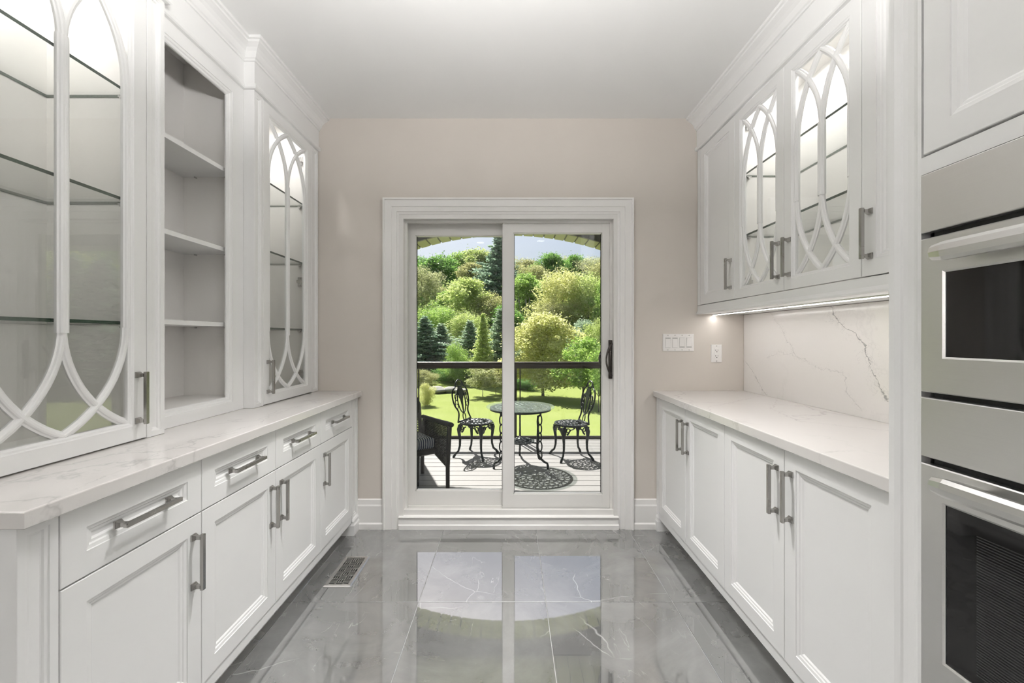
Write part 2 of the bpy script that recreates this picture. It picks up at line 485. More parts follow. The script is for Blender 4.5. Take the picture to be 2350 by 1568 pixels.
# casing: mitred U around the opening, swept in the x-z plane
cas = MB(); tmp = MB()
prof = [(0, 0), (0, .030), (.010, .031), (.014, .024), (.055, .022), (.057, .017), (.086, .016), (.088, .010), (.102, .009), (.102, 0)]
sweep_plan(tmp, [(-.829, 0), (-.829, 2.159), (.803, 2.159), (.803, 0)], [(-a, b) for a, b in prof])
cas.add([(p[0], YB-p[2], p[1]) for p in tmp.v], tmp.f)
fixn(obj('casing', cas, M['trim'], door))
jm = MB()   # frame lining the opening
for a, b, y0, y1 in ((.0, .030, YB-.006, YB+.165), (.030, .046, YB+.03, YB+.06)):
    jm.box(-.729+a, -.729+b, y0, y1, .0, 2.058-a); jm.box(.707-b, .707-a, y0, y1, .0, 2.058-a)
    jm.box(-.729+b, .707-b, y0, y1, 2.058-b, 2.058-a)
obj('door_frame', jm, M['vinyl'], door)
sl = MB()
sl.box(-.70, .678, YB+.002, YB+.20, 0, .096); sl.box(-.70, .678, YB+.002, YB+.03, .096, .118)
sl.box(-.70, .678, YB+.085, YB+.098, .096, .112)
obj('sill', sl, M['vinyl'], door)
kb = MB(); pr = [(YB+.004, 0), (YB-.026, 0), (YB-.026, .028), (YB-.020, .032), (YB-.018, .064), (YB-.027, .080), (YB+.004, .086)]
kb.prism(pr, -.728, .706, 'x'); obj('threshold_board', kb, M['trim'], door)
def sash(name, x0, x1, z0, z1, sl_, sr_, bt, tp, y, th, label):
    mb = MB()
    mb.bbox(x0, x0+sl_, y, y+th, z0, z1, .002); mb.bbox(x1-sr_, x1, y, y+th, z0, z1, .002)
    mb.box(x0+sl_, x1-sr_, y+.001, y+th-.001, z0, z0+bt); mb.box(x0+sl_, x1-sr_, y+.001, y+th-.001, z1-tp, z1)
    # glazing bead
    e = .006
    for a in (0,):
        mb.box(x0+sl_, x0+sl_+e, y+.006, y+th-.006, z0+bt, z1-tp); mb.box(x1-sr_-e, x1-sr_, y+.006, y+th-.006, z0+bt, z1-tp)
        mb.box(x0+sl_, x1-sr_, y+.006, y+th-.006, z0+bt, z0+bt+e); mb.box(x0+sl_, x1-sr_, y+.006, y+th-.006, z1-tp-e, z1-tp)
    o = obj('sash', mb, M['vinyl'], door)
    o['label'] = label
    g = MB(); g.box(x0+sl_+.003, x1-sr_-.003, y+th/2-.003, y+th/2+.003, z0+bt+.003, z1-tp-.003)
    obj('pane', g, M['glass'], o)
    gk = MB()
    for q in (y+th/2-.006, y+th/2+.004):
        gk.box(x0+sl_+e, x0+sl_+e+.003, q, q+.002, z0+bt+e, z1-tp-e); gk.box(x1-sr_-e-.003, x1-sr_-e, q, q+.002, z0+bt+e, z1-tp-e)
    obj('gasket', gk, M['rubber'], o)
    return o
sash('sash', -.705, .020, .106, 2.034, .060, .068, .100, .088, YB+.10, .04, 'white fixed sash')
rs = sash('sash', -.0515, .686, .112, 2.034, .072, .071, .092, .084, YB+.046, .04, 'white sliding sash')
hd = MB(); hx = .664; hy = YB+.04
hd.tube([(hx, hy-.006, .978), (hx, hy-.006, 1.232)], .0125, 12)
arc = []
for k in range(17):
    a = k/16; s_ = math.sin(a*PI)
    arc.append((hx+.004-.042*s_, hy-.02-.034*s_, .998+.212*a))
hd.tube(arc, [.0045+.004*abs(1-2*k/16) for k in range(17)], 8)
for z in (1.06, 1.155): hd.tube([(hx+.003, hy-.012, z), (hx+.003, hy-.021, z)], .004, 8)
obj('handle', hd, M['bronze'], rs, smooth=True)
hd = MB(); arc = [(hx-.008-.045*math.sin(k/16*PI), YB+.098+.03*math.sin(k/16*PI), .985+.23*k/16) for k in range(17)]
hd.tube(arc, .007, 8); hd.tube([(hx, YB+.094, .96), (hx, YB+.094, 1.24)], .010, 8)
obj('handle', hd, M['bronze'], rs, smooth=True)

# ------------------------------------------------------------------ cabinet parts
FW = .057
def rect(fr, u0, u1, v0, v1, d, w): return [fr.p(u0+d, v0+d, w), fr.p(u1-d, v0+d, w), fr.p(u1-d, v1-d, w), fr.p(u0+d, v1-d, w)]
def panel_front(fr, u0, u1, v0, v1, parent, name, fw=FW, t=.021, fwu=None, mat=None):
    """recessed-panel door or drawer front with a stepped moulding"""
    prof = [(0, 0), (0, t-.0015), (.0015, t), (fw, t), (fw+.001, t-.003), (fw+.010, t-.0045), (fw+.013, t-.0075), (fw+.019, t-.0085), (fw+.024, t-.0125), (fw+.026, t-.0125)]
    mb = MB(); mb.rings([rect(fr, u0, u1, v0, v1, d, w) for d, w in prof])
    return fixn(obj(name, mb, mat or M['cab'], parent))
def pull(fr, u, v, length, vertical, parent, w0=.021, proj=.036):
    mb = MB()
    A = fr.V if vertical else fr.U; B = fr.U if vertical else fr.V
    c = fr.p(u, v, 0)
    def loop(a, wa, wb, w): return [c + A*(a-wa) + B*-wb + fr.W*w, c + A*(a+wa) + B*-wb + fr.W*w, c + A*(a+wa) + B*wb + fr.W*w, c + A*(a-wa) + B*wb + fr.W*w]
    h = length/2
    for s in (-1, 1):
        a = s*(h-.011)
        mb.rings([loop(a, .0100, .0100, w0), loop(a, .0100, .0100, w0+.004), loop(a, .0088, .0088, w0+.006), loop(a, .0055, .0055, w0+.014), loop(a, .0055, .0055, w0+proj-.009)])
    e = .0012
    def bar(a, q, w): return [c + A*a + B*-q + fr.W*(w0+proj-.0105+(.0055-q)), c + A*a + B*q + fr.W*(w0+proj-.0105+(.0055-q)), c + A*a + B*q + fr.W*(w0+proj-(.0055-q)), c + A*a + B*-q + fr.W*(w0+proj-(.0055-q))]
    mb.rings([bar(-h, .0055-e, 0), bar(-h+e, .0055, 0), bar(h-e, .0055, 0), bar(h, .0055-e, 0)])
    return fixn(obj('handle', mb, M['nickel'], parent))

MUN = [(-.013, 0), (-.013, .005), (-.0085, .0065), (-.0065, .0105), (-.003, .0125), (.003, .0125), (.0065, .0105), (.0085, .0065), (.013, .005), (.013, 0)]
def glass_door(fr, u0, u1, v0, v1, parent, fw=.062, t=.021):
    """frame with gothic-arch lattice and pane; returns the frame"""
    mb = MB()
    oo = [(0, 0), (0, t-.0015), (.0015, t), (fw-.014, t), (fw-.011, t-.003), (fw-.006, t-.004), (fw-.003, t-.008), (fw, t-.009), (fw, 0)]
    loops = [rect(fr, u0, u1, v0, v1, d, w) for d, w in oo]
    mb.rings(loops + [loops[0]], capa=False, capb=False)
    d = fixn(obj('door', mb, M['cab'], parent))
    g0, g1, h0, h1 = u0+fw, u1-fw, v0+fw, v1-fw
    mid = (g0+g1)/2; wd = (g1-g0)/2
    lt = MB()
    cnt = [0]
    def strip(path):
        cnt[0] += 1; lift = .00035*cnt[0]
        P = [Vector(p) for p in path]; loops = []
        for i in range(len(P)):
            tdir = (P[min(i+1, len(P)-1)] - P[max(i-1, 0)]).normalized(); nn = Vector((-tdir.y, tdir.x))
            loops.append([fr.p(P[i].x+nn.x*a, P[i].y+nn.y*a, b + t-.021 + (lift if b > 0 else 0)) for a, b in MUN])
        lt.rings(loops)
    hh = .315; dd = wd; R = (dd*dd+hh*hh)/(2*dd); th = math.asin(min(1, hh/R))
    ns = 14
    for ze, sg in ((h0, 1), (h1, -1)):
        zs = ze + sg*hh
        for ustart, dr in ((mid, 1), (mid, -1), (g0, 1), (g1, -1)):
            path = [(ustart + dr*R*(1-math.cos(th*k/ns)), zs - sg*R*math.sin(th*k/ns)) for k in range(ns+1)]
            strip(path)
    strip([(mid-.004, h0+hh-.02), (mid-.004, h1-hh+.02)]); strip([(mid+.004, h0+hh-.02), (mid+.004, h1-hh+.02)])
    for uu in (g0, g1): strip([(uu, h0+hh), (uu, h1-hh)])
    fixn(obj('lattice', lt, M['cab'], d))
    pn = MB(); pn.rings([rect(fr, g0-.006, g1+.006, h0-.006, h1+.006, 0, .001), rect(fr, g0-.006, g1+.006, h0-.006, h1+.006, 0, .004)])
    fixn(obj('pane', pn, M['cabglass'], d))
    return d
def fbox(mb, fr, u0, u1, v0, v1, w0, w1, m=0):
    return mb.rings([[fr.p(u0,v0,w0), fr.p(u1,v0,w0), fr.p(u1,v1,w0), fr.p(u0,v1,w0)], [fr.p(u0,v0,w1), fr.p(u1,v0,w1), fr.p(u1,v1,w1), fr.p(u0,v1,w1)]], m)
def pilaster(fr, u0, u1, v0, v1, parent, e=.018, t=.021, dep=.3):
    prof = [(0, -dep), (0, t-.001), (.001, t), (e, t), (e+.001, t-.003), (e+.007, t-.005), (e+.009, t-.009), (e+.012, t-.010)]
    mb = MB(); mb.rings([rect(fr, u0, u1, v0, v1, d, w) for d, w in prof])
    return fixn(obj('pilaster', mb, M['cab'], parent))
def carcass(fr, u0, u1, v0, v1, dep, parent, mat=None, th=.018, w=0.0):
    mb = MB()
    fbox(mb, fr, u0, u0+th, v0, v1, -dep, w); fbox(mb, fr, u1-th, u1, v0, v1, -dep, w)
    fbox(mb, fr, u0+th, u1-th, v0, v0+th, -dep, w); fbox(mb, fr, u0+th, u1-th, v1-th, v1, -dep, w)
    fbox(mb, fr, u0+th, u1-th, v0+th, v1-th, -dep, -dep+.008)
    return fixn(obj('carcass', mb, mat or M['inner'], parent))
def gshelf(fr, u0, u1, z, dep, parent, w1=-.012):
    mb = MB(); a = [(u0,z,-dep),(u1,z,-dep),(u1,z+.010,-dep),(u0,z+.010,-dep),(u0,z,w1),(u1,z,w1),(u1,z+.010,w1),(u0,z+.010,w1)]
    vs = [fr.p(*q) for q in a]
    mb.add(vs, [(0,1,5,4), (3,7,6,2)], 0); mb.add(vs, [(4,5,6,7), (0,3,2,1), (0,4,7,3), (1,2,6,5)], 1)
    s = fixn(obj('shelf', mb, [M['shelfglass'], M['gedge']], parent))
    for uu, sg in ((u0, 1), (u1, -1)):
        for ww in (w1-.03, -dep+.06):
            pb = MB(); c = fr.p(uu+sg*.010, z-.006, ww)
            pb.tube([fr.p(uu, z-.008, ww), fr.p(uu+sg*.016, z-.008, ww)], .005, 8)
            fbox(pb, fr, uu+(0 if sg > 0 else -.014), uu+(.014 if sg > 0 else 0), z-.004, z, ww-.012, ww+.012)
            obj('shelf_support', pb, M['chrome'], s)
    return s
def hinge(fr, u, v, sg, parent):
    mb = MB()
    fbox(mb, fr, u, u+sg*.010, v-.028, v+.028, -.055, -.030)
    fbox(mb, fr, u+sg*.004, u+sg*.018, v-.008, v+.010, -.06, -.004)
    fbox(mb, fr, u+sg*.008, u+sg*.040, v-.020, v+.016, -.012, -.001)
    for dz in (-.02, .02): mb.tube([fr.p(u+sg*.010, v+dz, -.042), fr.p(u+sg*.013, v+dz, -.042)], .005, 8)
    return fixn(obj('hinge', mb, M['chrome'], parent))
def puck(fr, u, v, w, parent):
    mb = MB(); c = fr.p(u, v, w)
    mb.lathe([(0, -.012), (.030, -.012)], c, 20, 1); mb.lathe([(.030, -.012), (.036, -.010), (.036, 0), (0, 0)], c, 20, 0)
    lamp('AREA', 'puck_lamp', c - Vector((0, 0, .014)), W_PUCK, parent=parent, shape='DISK', size=.058)
    return obj('puck_light', mb, [M['chrome'], M['puck']], parent)

# ------------------------------------------------------------------ left base run
FX = -.997 - .021                 # carcass front; fronts stand 21 mm proud
frL = Fr((FX, 0, 0), (0, 1, 0), (1, 0, 0))
ZT = .9014; ZB = ZT - .037
yd = [.926, 1.352, 1.779, 2.201, 2.637]
BB = .125; RB = .08
def base_body(x0, x1, y0, y1, parent, kx, name='body'):
    mb = MB(); mb.box(x0, x1, y0, y1, RB, ZB)
    obj(name, mb, M['cab'], parent)
    k = MB(); k.box(min(kx, x0) if x0 < 0 else kx, x1 if x0 > 0 else kx, y0, y1, 0, RB)
    obj('toe_kick', k, M['toekick'], parent)
def foot(x0, x1, y0, y1, parent):
    mb = MB(); z = 0
    def lp(e, z): return [(x0-e, y0-e, z), (x1+e, y0-e, z), (x1+e, y1, z), (x0-e, y1, z)]
    mb.rings([lp(.006, 0), lp(.006, .062), lp(.003, .068), lp(.001, .074), lp(.001, .088), lp(-.004, .098), lp(-.010, .104), lp(-.010, .112), lp(-.014, .120), lp(-.014, .128)])
    return obj('plinth_foot', mb, M['cab'], parent)
specs = [(.845, 1.352, [0], 'white base cabinet with one drawer at the counter end nearest the camera'),
         (1.352, 2.201, [1, 2], 'white base cabinet with two drawers over a pair of doors, left side'),
         (2.201, 2.738, [3], 'narrow white base cabinet with drawer, against the greige back wall on the left')]
gp = .0015
for y0, y1, ids, lab in specs:
    t = thing('base_cabinet', lab, 'cabinet', (-1.3, (y0+y1)/2, 0), 'left base cabinets')
    base_body(XL+.002, FX, y0, y1, t, -1.066)
    rl = MB(); fbox(rl, frL, y0 if y0 > .9 else .926, y1 if y1 < 2.7 else 2.637, RB, BB-.002, 0, .016); obj('bottom_rail', rl, M['cab'], t)
    for i in ids:
        a, b = yd[i]+gp, yd[i+1]-gp
        d = panel_front(frL, a, b, .690, ZB-.003, t, 'drawer')
        pull(frL, (a+b)/2, .777, .180, False, d)
        d = panel_front(frL, a, b, BB, .686, t, 'door')
        hu = b-.036 if i in (0, 1) else a+.036
        pull(frL, hu, .545, .176, True, d)
    if ids == [0]:
        pilaster(frL, .845, .924, RB, ZB-.001, t, dep=0)
        foot(-1.062, -.990, .846, .93, t)
    if ids == [3]:
        pilaster(frL, 2.639, 2.738, RB, ZB-.001, t, dep=0)
        foot(-1.062, -.990, 2.640, 2.738, t)
def slab(name, x0, x1, y0, y1, mat, label):
    mb = MB(); e = .003
    def lp(i, z): return [(x0+i, y0+i, z), (x1-i, y0+i, z), (x1-i, y1-i, z), (x0+i, y1-i, z)]
    mb.rings([lp(e, ZB), lp(0, ZB+e), lp(0, ZT-e), lp(e*.3, ZT-e*.3), lp(e, ZT)])
    return tag(obj(name, mb, mat, None), label, 'countertop')
slab('countertop', XL+.001, -.971, .836, YB-.002, M['counterL'], 'white quartz countertop with grey veins under the tall display cabinets')
# ------------------------------------------------------------------ left hutch
ZD0, ZD1 = .906, 2.465
HX = -1.257 - .021; MX = -1.31 - .021
frH = Fr((HX, 0, 0), (0, 1, 0), (1, 0, 0)); frM = Fr((MX, 0, 0), (0, 1, 0), (1, 0, 0))
for y0, y1, dy0, dy1, near in ((.840, 1.522, .930, 1.446, True), (2.055, 2.738, 2.132, 2.646, False)):
    t = thing('display_cabinet', 'tall white display cabinet with arched glass door, closest to the camera on the left' if near else
              'tall white display cabinet with arched glass door beside the left end of the back wall', 'cabinet', (-1.43, (y0+y1)/2, ZT), 'left display cabinets')
    dep = HX - XL - .003
    carcass(frH, dy0-.004, dy1+.004, ZT+.001, 2.60, dep, t, w=-.002, th=.016)
    pilaster(frH, y0, dy0-.002, ZT+.001, 2.468, t, dep=dep)
    pilaster(frH, dy1+.002, y1, ZT+.001, 2.468, t, dep=dep)
    d = glass_door(frH, dy0, dy1, ZD0, ZD1, t)
    pull(frH, dy1-.036 if near else dy0+.036, 1.047, .176, True, d)
    for z in (1.294, 1.706, 2.072): gshelf(frH, dy0+.013, dy1-.013, z, dep-.009, t)
    for z in (1.02, 1.60, 2.36): hinge(frH, dy0+.012 if near else dy1-.012, z, 1 if near else -1, t)
    puck(frH, (dy0+dy1)/2, 2.583, -dep/2, t)
t = thing('open_shelf_unit', 'white open bookcase with three shelves between the two glass cabinets', 'shelf', (-1.46, 1.79, ZT))
dep = MX - XL - .003; y0, y1 = 1.5235, 2.0535
mb = MB(); o0, o1, v0, v1 = 1.585, 1.950, .972, 2.385
prof = [(0, 0), (0, .021)]
A = [rect(frM, y0, y1, ZT+.001, 2.468, 0, w) for w in (0, .021)]
def rr(d, w): return [frM.p(o0-d, v0-d, w), frM.p(o1+d, v0-d, w), frM.p(o1+d, v1+d, w), frM.p(o0-d, v1+d, w)]
lp = [A[0], A[1], rr(.024, .021), rr(.023, .018), rr(.014, .0165), rr(.011, .0125), rr(.003, .011), rr(0, .007), rr(0, 0)]
mb.rings(lp + [A[0]], capa=False, capb=False)
fixn(obj('face_frame', mb, M['cab'], t))
carcass(frM, y0, y1, v0-.02, 2.60, dep, t, w=-.001, th=.018)
for z in (1.302, 1.655, 2.030):
    sb = MB(); fbox(sb, frM, y0+.0185, y1-.0185, z, z+.019, -dep+.009, -.012); s = fixn(obj('shelf', sb, M['cab'], t))
    for ww in (-.05, -dep+.07):
        pb = MB(); pb.tube([frM.p(y1-.018, z-.004, ww), frM.p(y1-.030, z-.004, ww)], .004, 8); obj('shelf_pin', pb, M['chrome'], s)
# crown
CP = [(-.01, 2.468), (.012, 2.469), (.0165, 2.474), (.017, 2.484), (.0155, 2.491), (.006, 2.497), (.003, 2.500), (.003, 2.603), (.010, 2.604), (.011, 2.613),
      (.018, 2.617), (.022, 2.626), (.028, 2.640), (.039, 2.652), (.054, 2.661), (.060, 2.664), (.062, 2.672), (.072, 2.674), (.073, 2.6868), (-.01, 2.6868)]
cr = MB(); sweep_plan(cr, [(-1.257, YB-.001), (-1.257, 2.055), (-1.31, 2.055), (-1.31, 1.522), (-1.257, 1.522), (-1.257, .84), (XL+.01, .84)], CP)
fixn(structure('trim_1', cr, M['cab']))

# ------------------------------------------------------------------ right base run
GX = .957 + .021
frR = Fr((GX, 0, 0), (0, 1, 0), (-1, 0, 0))
ye = [1.050, 1.4615, 1.871, 2.288, 2.694]
for y0, y1, ids, lab in ((1.030, 1.871, [0, 1], 'white two-door base cabinet beside the oven tower'),
                         (1.871, 2.738, [2, 3], 'white two-door base cabinet against the back wall on the right')):
    t = thing('base_cabinet', lab, 'cabinet', (1.25, (y0+y1)/2, 0), 'right base cabinets')
    mb = MB(); mb.box(GX, XR-.002, y0, y1, RB, ZB); obj('body', mb, M['cab'], t)
    k = MB(); k.box(1.028, XR-.002, y0, y1, 0, RB); obj('toe_kick', k, M['toekick'], t)
    rl = MB(); fbox(rl, frR, max(y0, 1.03), min(y1, 2.694), RB, BB-.002, 0, .016); obj('bottom_rail', rl, M['cab'], t)
    for i in ids:
        a, b = ye[i]+gp, ye[i+1]-gp
        d = panel_front(frR, a, b, BB, ZB-.003, t, 'door')
        pull(frR, b-.036 if i in (0, 2) else a+.036, .707, .176, True, d)
    if ids == [2, 3]:
        f = MB(); fbox(f, frR, 2.696, 2.738, RB, ZB-.001, 0, .021); obj('filler', f, M['cab'], t)
        foot(.952, 1.030, 2.700, 2.738, t)
slab('countertop', .937, XR-.001, 1.026, YB-.002, M['counterR'], 'white veined quartz countertop running up to the oven tower')
bs = MB(); bs.box(XR-.0145, XR-.0005, 1.026, YB-.003, ZT+.0005, 1.3995)
tag(obj('backsplash', bs, M['splash'], None), 'white quartz slab backsplash with dark diagonal veins', 'backsplash')

# ------------------------------------------------------------------ right uppers
UX = 1.226 + .021
frU = Fr((UX, 0, 0), (0, 1, 0), (-1, 0, 0))
yu = [1.049, 1.461, 1.875, 2.287, 2.6995]
UZ0, UZ1 = 1.4615, 2.465
dep = XR - UX - .003
def udoor(i, t, solid, far):
    a, b = yu[i]+gp, yu[i+1]-gp
    d = panel_front(frU, a, b, UZ0, UZ1, t, 'door') if solid else glass_door(frU, a, b, UZ0, UZ1, t)
    pull(frU, b-.036 if far else a+.036, 1.604, .174, True, d)
t = thing('wall_cabinet', 'white wall cabinet with solid door next to the greige back wall', 'cabinet', (1.39, 2.5, 1.4), 'right wall cabinets')
mb = MB(); fbox(mb, frU, 2.287, 2.738, 1.402, 2.60, -dep, 0); fixn(obj('body', mb, M['cab'], t))
f = MB(); fbox(f, frU, 2.701, 2.738, UZ0-.002, 2.468, 0, .021); fixn(obj('filler', f, M['cab'], t))
udoor(3, t, True, False)
t = thing('wall_cabinet', 'white wall cabinet with a pair of arched glass doors over the backsplash', 'cabinet', (1.39, 1.87, 1.4), 'right wall cabinets')
carcass(frU, 1.461, 2.287, 1.44, 2.60, dep, t, w=-.001)
mb = MB(); fbox(mb, frU, 1.461, 2.287, 1.402, 1.439, -dep, 0); fixn(obj('bottom_panel', mb, M['cab'], t))
udoor(2, t, False, False); udoor(1, t, False, True)
for z in (1.792, 2.120): gshelf(frU, 1.480, 2.268, z, dep-.009, t)
for z in (1.55, 2.40): hinge(frU, 2.269, z, -1, t); 
for z in (1.55, 2.40): hinge(frU, 1.479, z, 1, t)
for u in (1.66, 2.09): puck(frU, u, 2.581, -dep/2, t)
t = thing('wall_cabinet', 'white wall cabinet with solid door and long handle beside the oven tower', 'cabinet', (1.39, 1.26, 1.4), 'right wall cabinets')
mb = MB(); fbox(mb, frU, 1.030, 1.461, 1.402, 2.60, -dep, 0); fixn(obj('body', mb, M['cab'], t))
udoor(0, t, True, True)
# light rail and led
lr = MB(); pr = [(1.244, 1.4005), (1.217, 1.4005), (1.217, 1.408), (1.222, 1.416), (1.226, 1.424), (1.226, 1.457), (1.244, 1.457)]
lr.prism(pr, 1.030, 2.739, 'y'); tag(fixn(obj('light_rail', lr, M['cab'], None)), 'white light rail moulding along the bottom of the right wall cabinets', 'moulding')
t = thing('led_strip_light', 'thin glowing strip light under the right wall cabinets', 'strip light', (1.33, 1.9, 1.4))
mb = MB(); mb.box(1.320, 1.342, 1.032, 2.735, 1.3965, 1.4015); obj('channel', mb, M['steel'], t)
mb = MB(); mb.box(1.323, 1.339, 1.034, 2.733, 1.3945, 1.3964); obj('diffuser', mb, M['led'], t)
lamp('AREA', 'strip_lamp', (1.331, 1.9, 1.394), W_LED, parent=t, shape='RECTANGLE', size=.014, size_y=1.66)
cr = MB(); sweep_plan(cr, [(.925, .15), (.925, 1.024), (1.226, 1.024), (1.226, YB-.001)], CP)
fixn(structure('trim_2', cr, M['cab']))

# ------------------------------------------------------------------ oven tower
t = thing('oven_tower_cabinet', 'tall white cabinet housing the double wall oven at the right edge', 'cabinet', (1.25, .62, 0))
GT = .925 + .021; KT = .925/.957
def ty(y): return y*KT
def tz(z): return 1.25 + (z-1.25)*KT
mb = MB()
Y0, Y1 = .15, ty(1.0575)
mb.box(GT, XR-.002, Y0, Y0+.018, 0, 2.60); mb.box(GT, XR-.002, Y1-.018, Y1, 0, 2.60)
mb.box(XR-.022, XR-.002, Y0, Y1, 0, 2.60); mb.box(GT, XR-.022, Y0, Y1, tz(1.640), tz(1.66)); mb.box(GT, XR-.022, Y0, Y1, 2.58, 2.60); mb.box(GT, XR-.022, Y0, Y1, .30, .32)
obj('carcass', mb, M['cab'], t)
frT = Fr((GT, 0, 0), (0, 1, 0), (-1, 0, 0))
def fluted(a, b):
    e = [(a, 0), (a, .021), (a+.008, .0215), (a+.011, .019), (a+.020, .014), (a+.026, .012), (b-.040, .012), (b-.030, .0135), (b-.026, .017), (b-.014, .021), (b, .021), (b, 0)]
    mb = MB(); mb.rings([[frT.p(u, z, w_) for u, w_ in e] for z in (0.0, 2.468)]); return fixn(obj('pilaster', mb, M['cab'], t))
fluted(ty(.974), ty(1.0575)); fluted(.15, .212)
mb = MB(); fbox(mb, frT, .212, ty(.974), tz(1.627), tz(1.667), 0, .021); fixn(obj('rail', mb, M['cab'], t))
mb = MB(); fbox(mb, frT, .212, ty(.974), 0.0, .355, 0, .016); fixn(obj('bottom_panel', mb, M['cab'], t))
panel_front(frT, .5785, ty(.970), tz(1.673), 2.465, t, 'door'); panel_front(frT, .216, .5755, tz(1.673), 2.465, t, 'door')

ov = thing('wall_oven', 'stainless steel microwave and oven combination built into the white tower', 'oven', (1.2, .6, .34))
a, b = .218, ty(.9715)
mb = MB(); fbox(mb, frT, a+.01, b-.01, .365, tz(1.620), -.45, .004); fixn(obj('housing', mb, M['rubber'], ov))
for z0, z1 in ((1.4785, 1.490), (1.114, 1.1248), (.9625, .9755)):
    mb = MB(); fbox(mb, frT, a+.03, b-.03, tz(z0)-.002, tz(z1)+.002, .003, .006)
    fixn(obj('vent_slot', mb, M['dark'], ov))
def steelp(name, z0, z1, t_=.026, win=None):
    mb = MB(); e = .0025
    if win is None:
        mb.rings([rect(frT, a, b, z0, z1, d, w_) for d, w_ in ((0, .004), (0, t_-e), (e*.4, t_-e*.4), (e, t_))])
    else:
        u0, u1, v0, v1 = win
        W = [frT.p(u0, v0, t_), frT.p(u1, v0, t_), frT.p(u1, v1, t_), frT.p(u0, v1, t_)]
        W2 = [frT.p(u0+.004, v0+.004, t_-.003), frT.p(u1-.004, v0+.004, t_-.003), frT.p(u1-.004, v1-.004, t_-.003), frT.p(u0+.004, v1-.004, t_-.003)]
        W3 = [frT.p(u0+.004, v0+.004, .006), frT.p(u1-.004, v0+.004, .006), frT.p(u1-.004, v1-.004, .006), frT.p(u0+.004, v1-.004, .006)]
        L0 = rect(frT, a, b, z0, z1, 0, .006)
        mb.rings([L0, rect(frT, a, b, z0, z1, 0, t_-e), rect(frT, a, b, z0, z1, e, t_), W, W2, W3, L0], capa=False, capb=False)
    return fixn(obj(name, mb, M['steel'], ov))
def oven_bar(z, parent):
    mb = MB(); n = 24; loops = []
    sec = [(-.004, -.019), (.004, -.019), (.011, -.012), (.014, 0), (.011, .012), (.004, .019), (-.004, .019), (-.007, 0)]
    for k in range(n+1):
        u = a + .070 + (b-a-.140)*k/n; q = 1 if 0 < k < n else .8
        loops.append([frT.p(u, z + v*q, .026+.042 + w_*q) for w_, v in sec])
    mb.rings(loops)
    for uu in (a+.105, b-.105): fbox(mb, frT, uu-.028, uu+.028, z-.010, z+.010, .026, .026+.040)
    return fixn(obj('handle', mb, M['steel'], parent))
def window(u0, u1, v0, v1, parent, mesh):
    mb = MB(); fbox(mb, frT, u0+.004, u1-.004, v0+.004, v1-.004, .010, .0215); g = fixn(obj('glass', mb, M['ovenglass'], parent))
    return g
steelp('control_panel', tz(1.491), tz(1.625))
d = steelp('microwave_door', tz(1.1255), tz(1.477), win=(a+.048, b-.048, tz(1.203), tz(1.398))); window(a+.048, b-.048, tz(1.203), tz(1.398), d, 0); oven_bar(1.426, d)
steelp('vent_panel', tz(.9765), tz(1.113))
d = steelp('oven_door', .378, tz(.961), win=(a+.048, b-.048, tz(.530), tz(.886))); g = window(a+.048, b-.048, tz(.530), tz(.886), d, 1); oven_bar(.945, d)
scr = MB()
z = .58
while z < tz(.845):
    fbox(scr, frT, a+.11, b-.11, z, z+.0022, .0216, .0219); z += .0055
fixn(obj('screen_lines', scr, pl('oven_screen_grey', (.03, .03, .03), .3), g))

# ------------------------------------------------------------------ wall plates, vent
t = thing('light_switch', 'white four-gang rocker light switch on the greige wall', 'light switch', (1.10, YB, 1.22))
frB = Fr((0, YB, 0), (1, 0, 0), (0, -1, 0))
def plate(u0, u1, v0, v1, t, holes):
    mb = MB(); mb.rings([rect(frB, u0, u1, v0, v1, d, w_) for d, w_ in ((0, 0), (0, .003), (.002, .0055), (.004, .006))]); fixn(obj('plate', mb, M['plastic'], t))
plate(.999, 1.203, 1.160, 1.274, t, [])
for k in range(4):
    c = 1.032 + .046*k
    mb = MB(); mb.rings([rect(frB, c-.0168, c+.0168, 1.1835, 1.2505, d, w_) for d, w_ in ((0, .0055), (0, .0068), (.001, .007))]); s0 = fixn(obj('rocker_surround', mb, M['plastic_gap_shade'], t))
    mb = MB()
    up = k < 2
    q = [(1.185, .010 if up else .0066), (1.217, .0085), (1.249, .0066 if up else .010)]
    mb.rings([[frB.p(c-.0155, q[0][0], .0055), frB.p(c+.0155, q[0][0], .0055), frB.p(c+.0155, q[2][0], .0055), frB.p(c-.0155, q[2][0], .0055)],
              [frB.p(c-.0155, q[0][0], q[0][1]), frB.p(c+.0155, q[0][0], q[0][1]), frB.p(c+.0155, q[2][0], q[2][1]), frB.p(c-.0155, q[2][0], q[2][1])]])
    fixn(obj('rocker', mb, M['plastic'], s0))
    for zz in (1.169, 1.265):
        sc = MB(); sc.tube([frB.p(c, zz, .0055), frB.p(c, zz, .0066)], .0028, 10); obj('screw', sc, M['chrome'], t)
t = thing('wall_outlet', 'white duplex wall outlet on the greige wall above the counter', 'outlet', (1.35, YB, 1.145))
plate(1.315, 1.386, 1.087, 1.204, t, [])
mb = MB(); mb.rings([rect(frB, 1.334, 1.367, 1.110, 1.181, d, w_) for d, w_ in ((0, .005), (0, .0075), (.001, .008))]); f = fixn(obj('socket_face', mb, M['plastic'], t))
for zc in (1.163, 1.126):
    mb = MB()
    fbox(mb, frB, 1.3415, 1.3440, zc+.000, zc+.008, .0078, .0083); fbox(mb, frB, 1.3405, 1.3450, zc+.0035, zc+.0055, .0078, .0083); fbox(mb, frB, 1.3565, 1.3585, zc+.001, zc+.0075, .0078, .0083)
    mb.tube([frB.p(1.3505, zc-.006, .0078), frB.p(1.3505, zc-.006, .0083)], .0028, 10)
    fixn(obj('slots', mb, M['dark'], f))
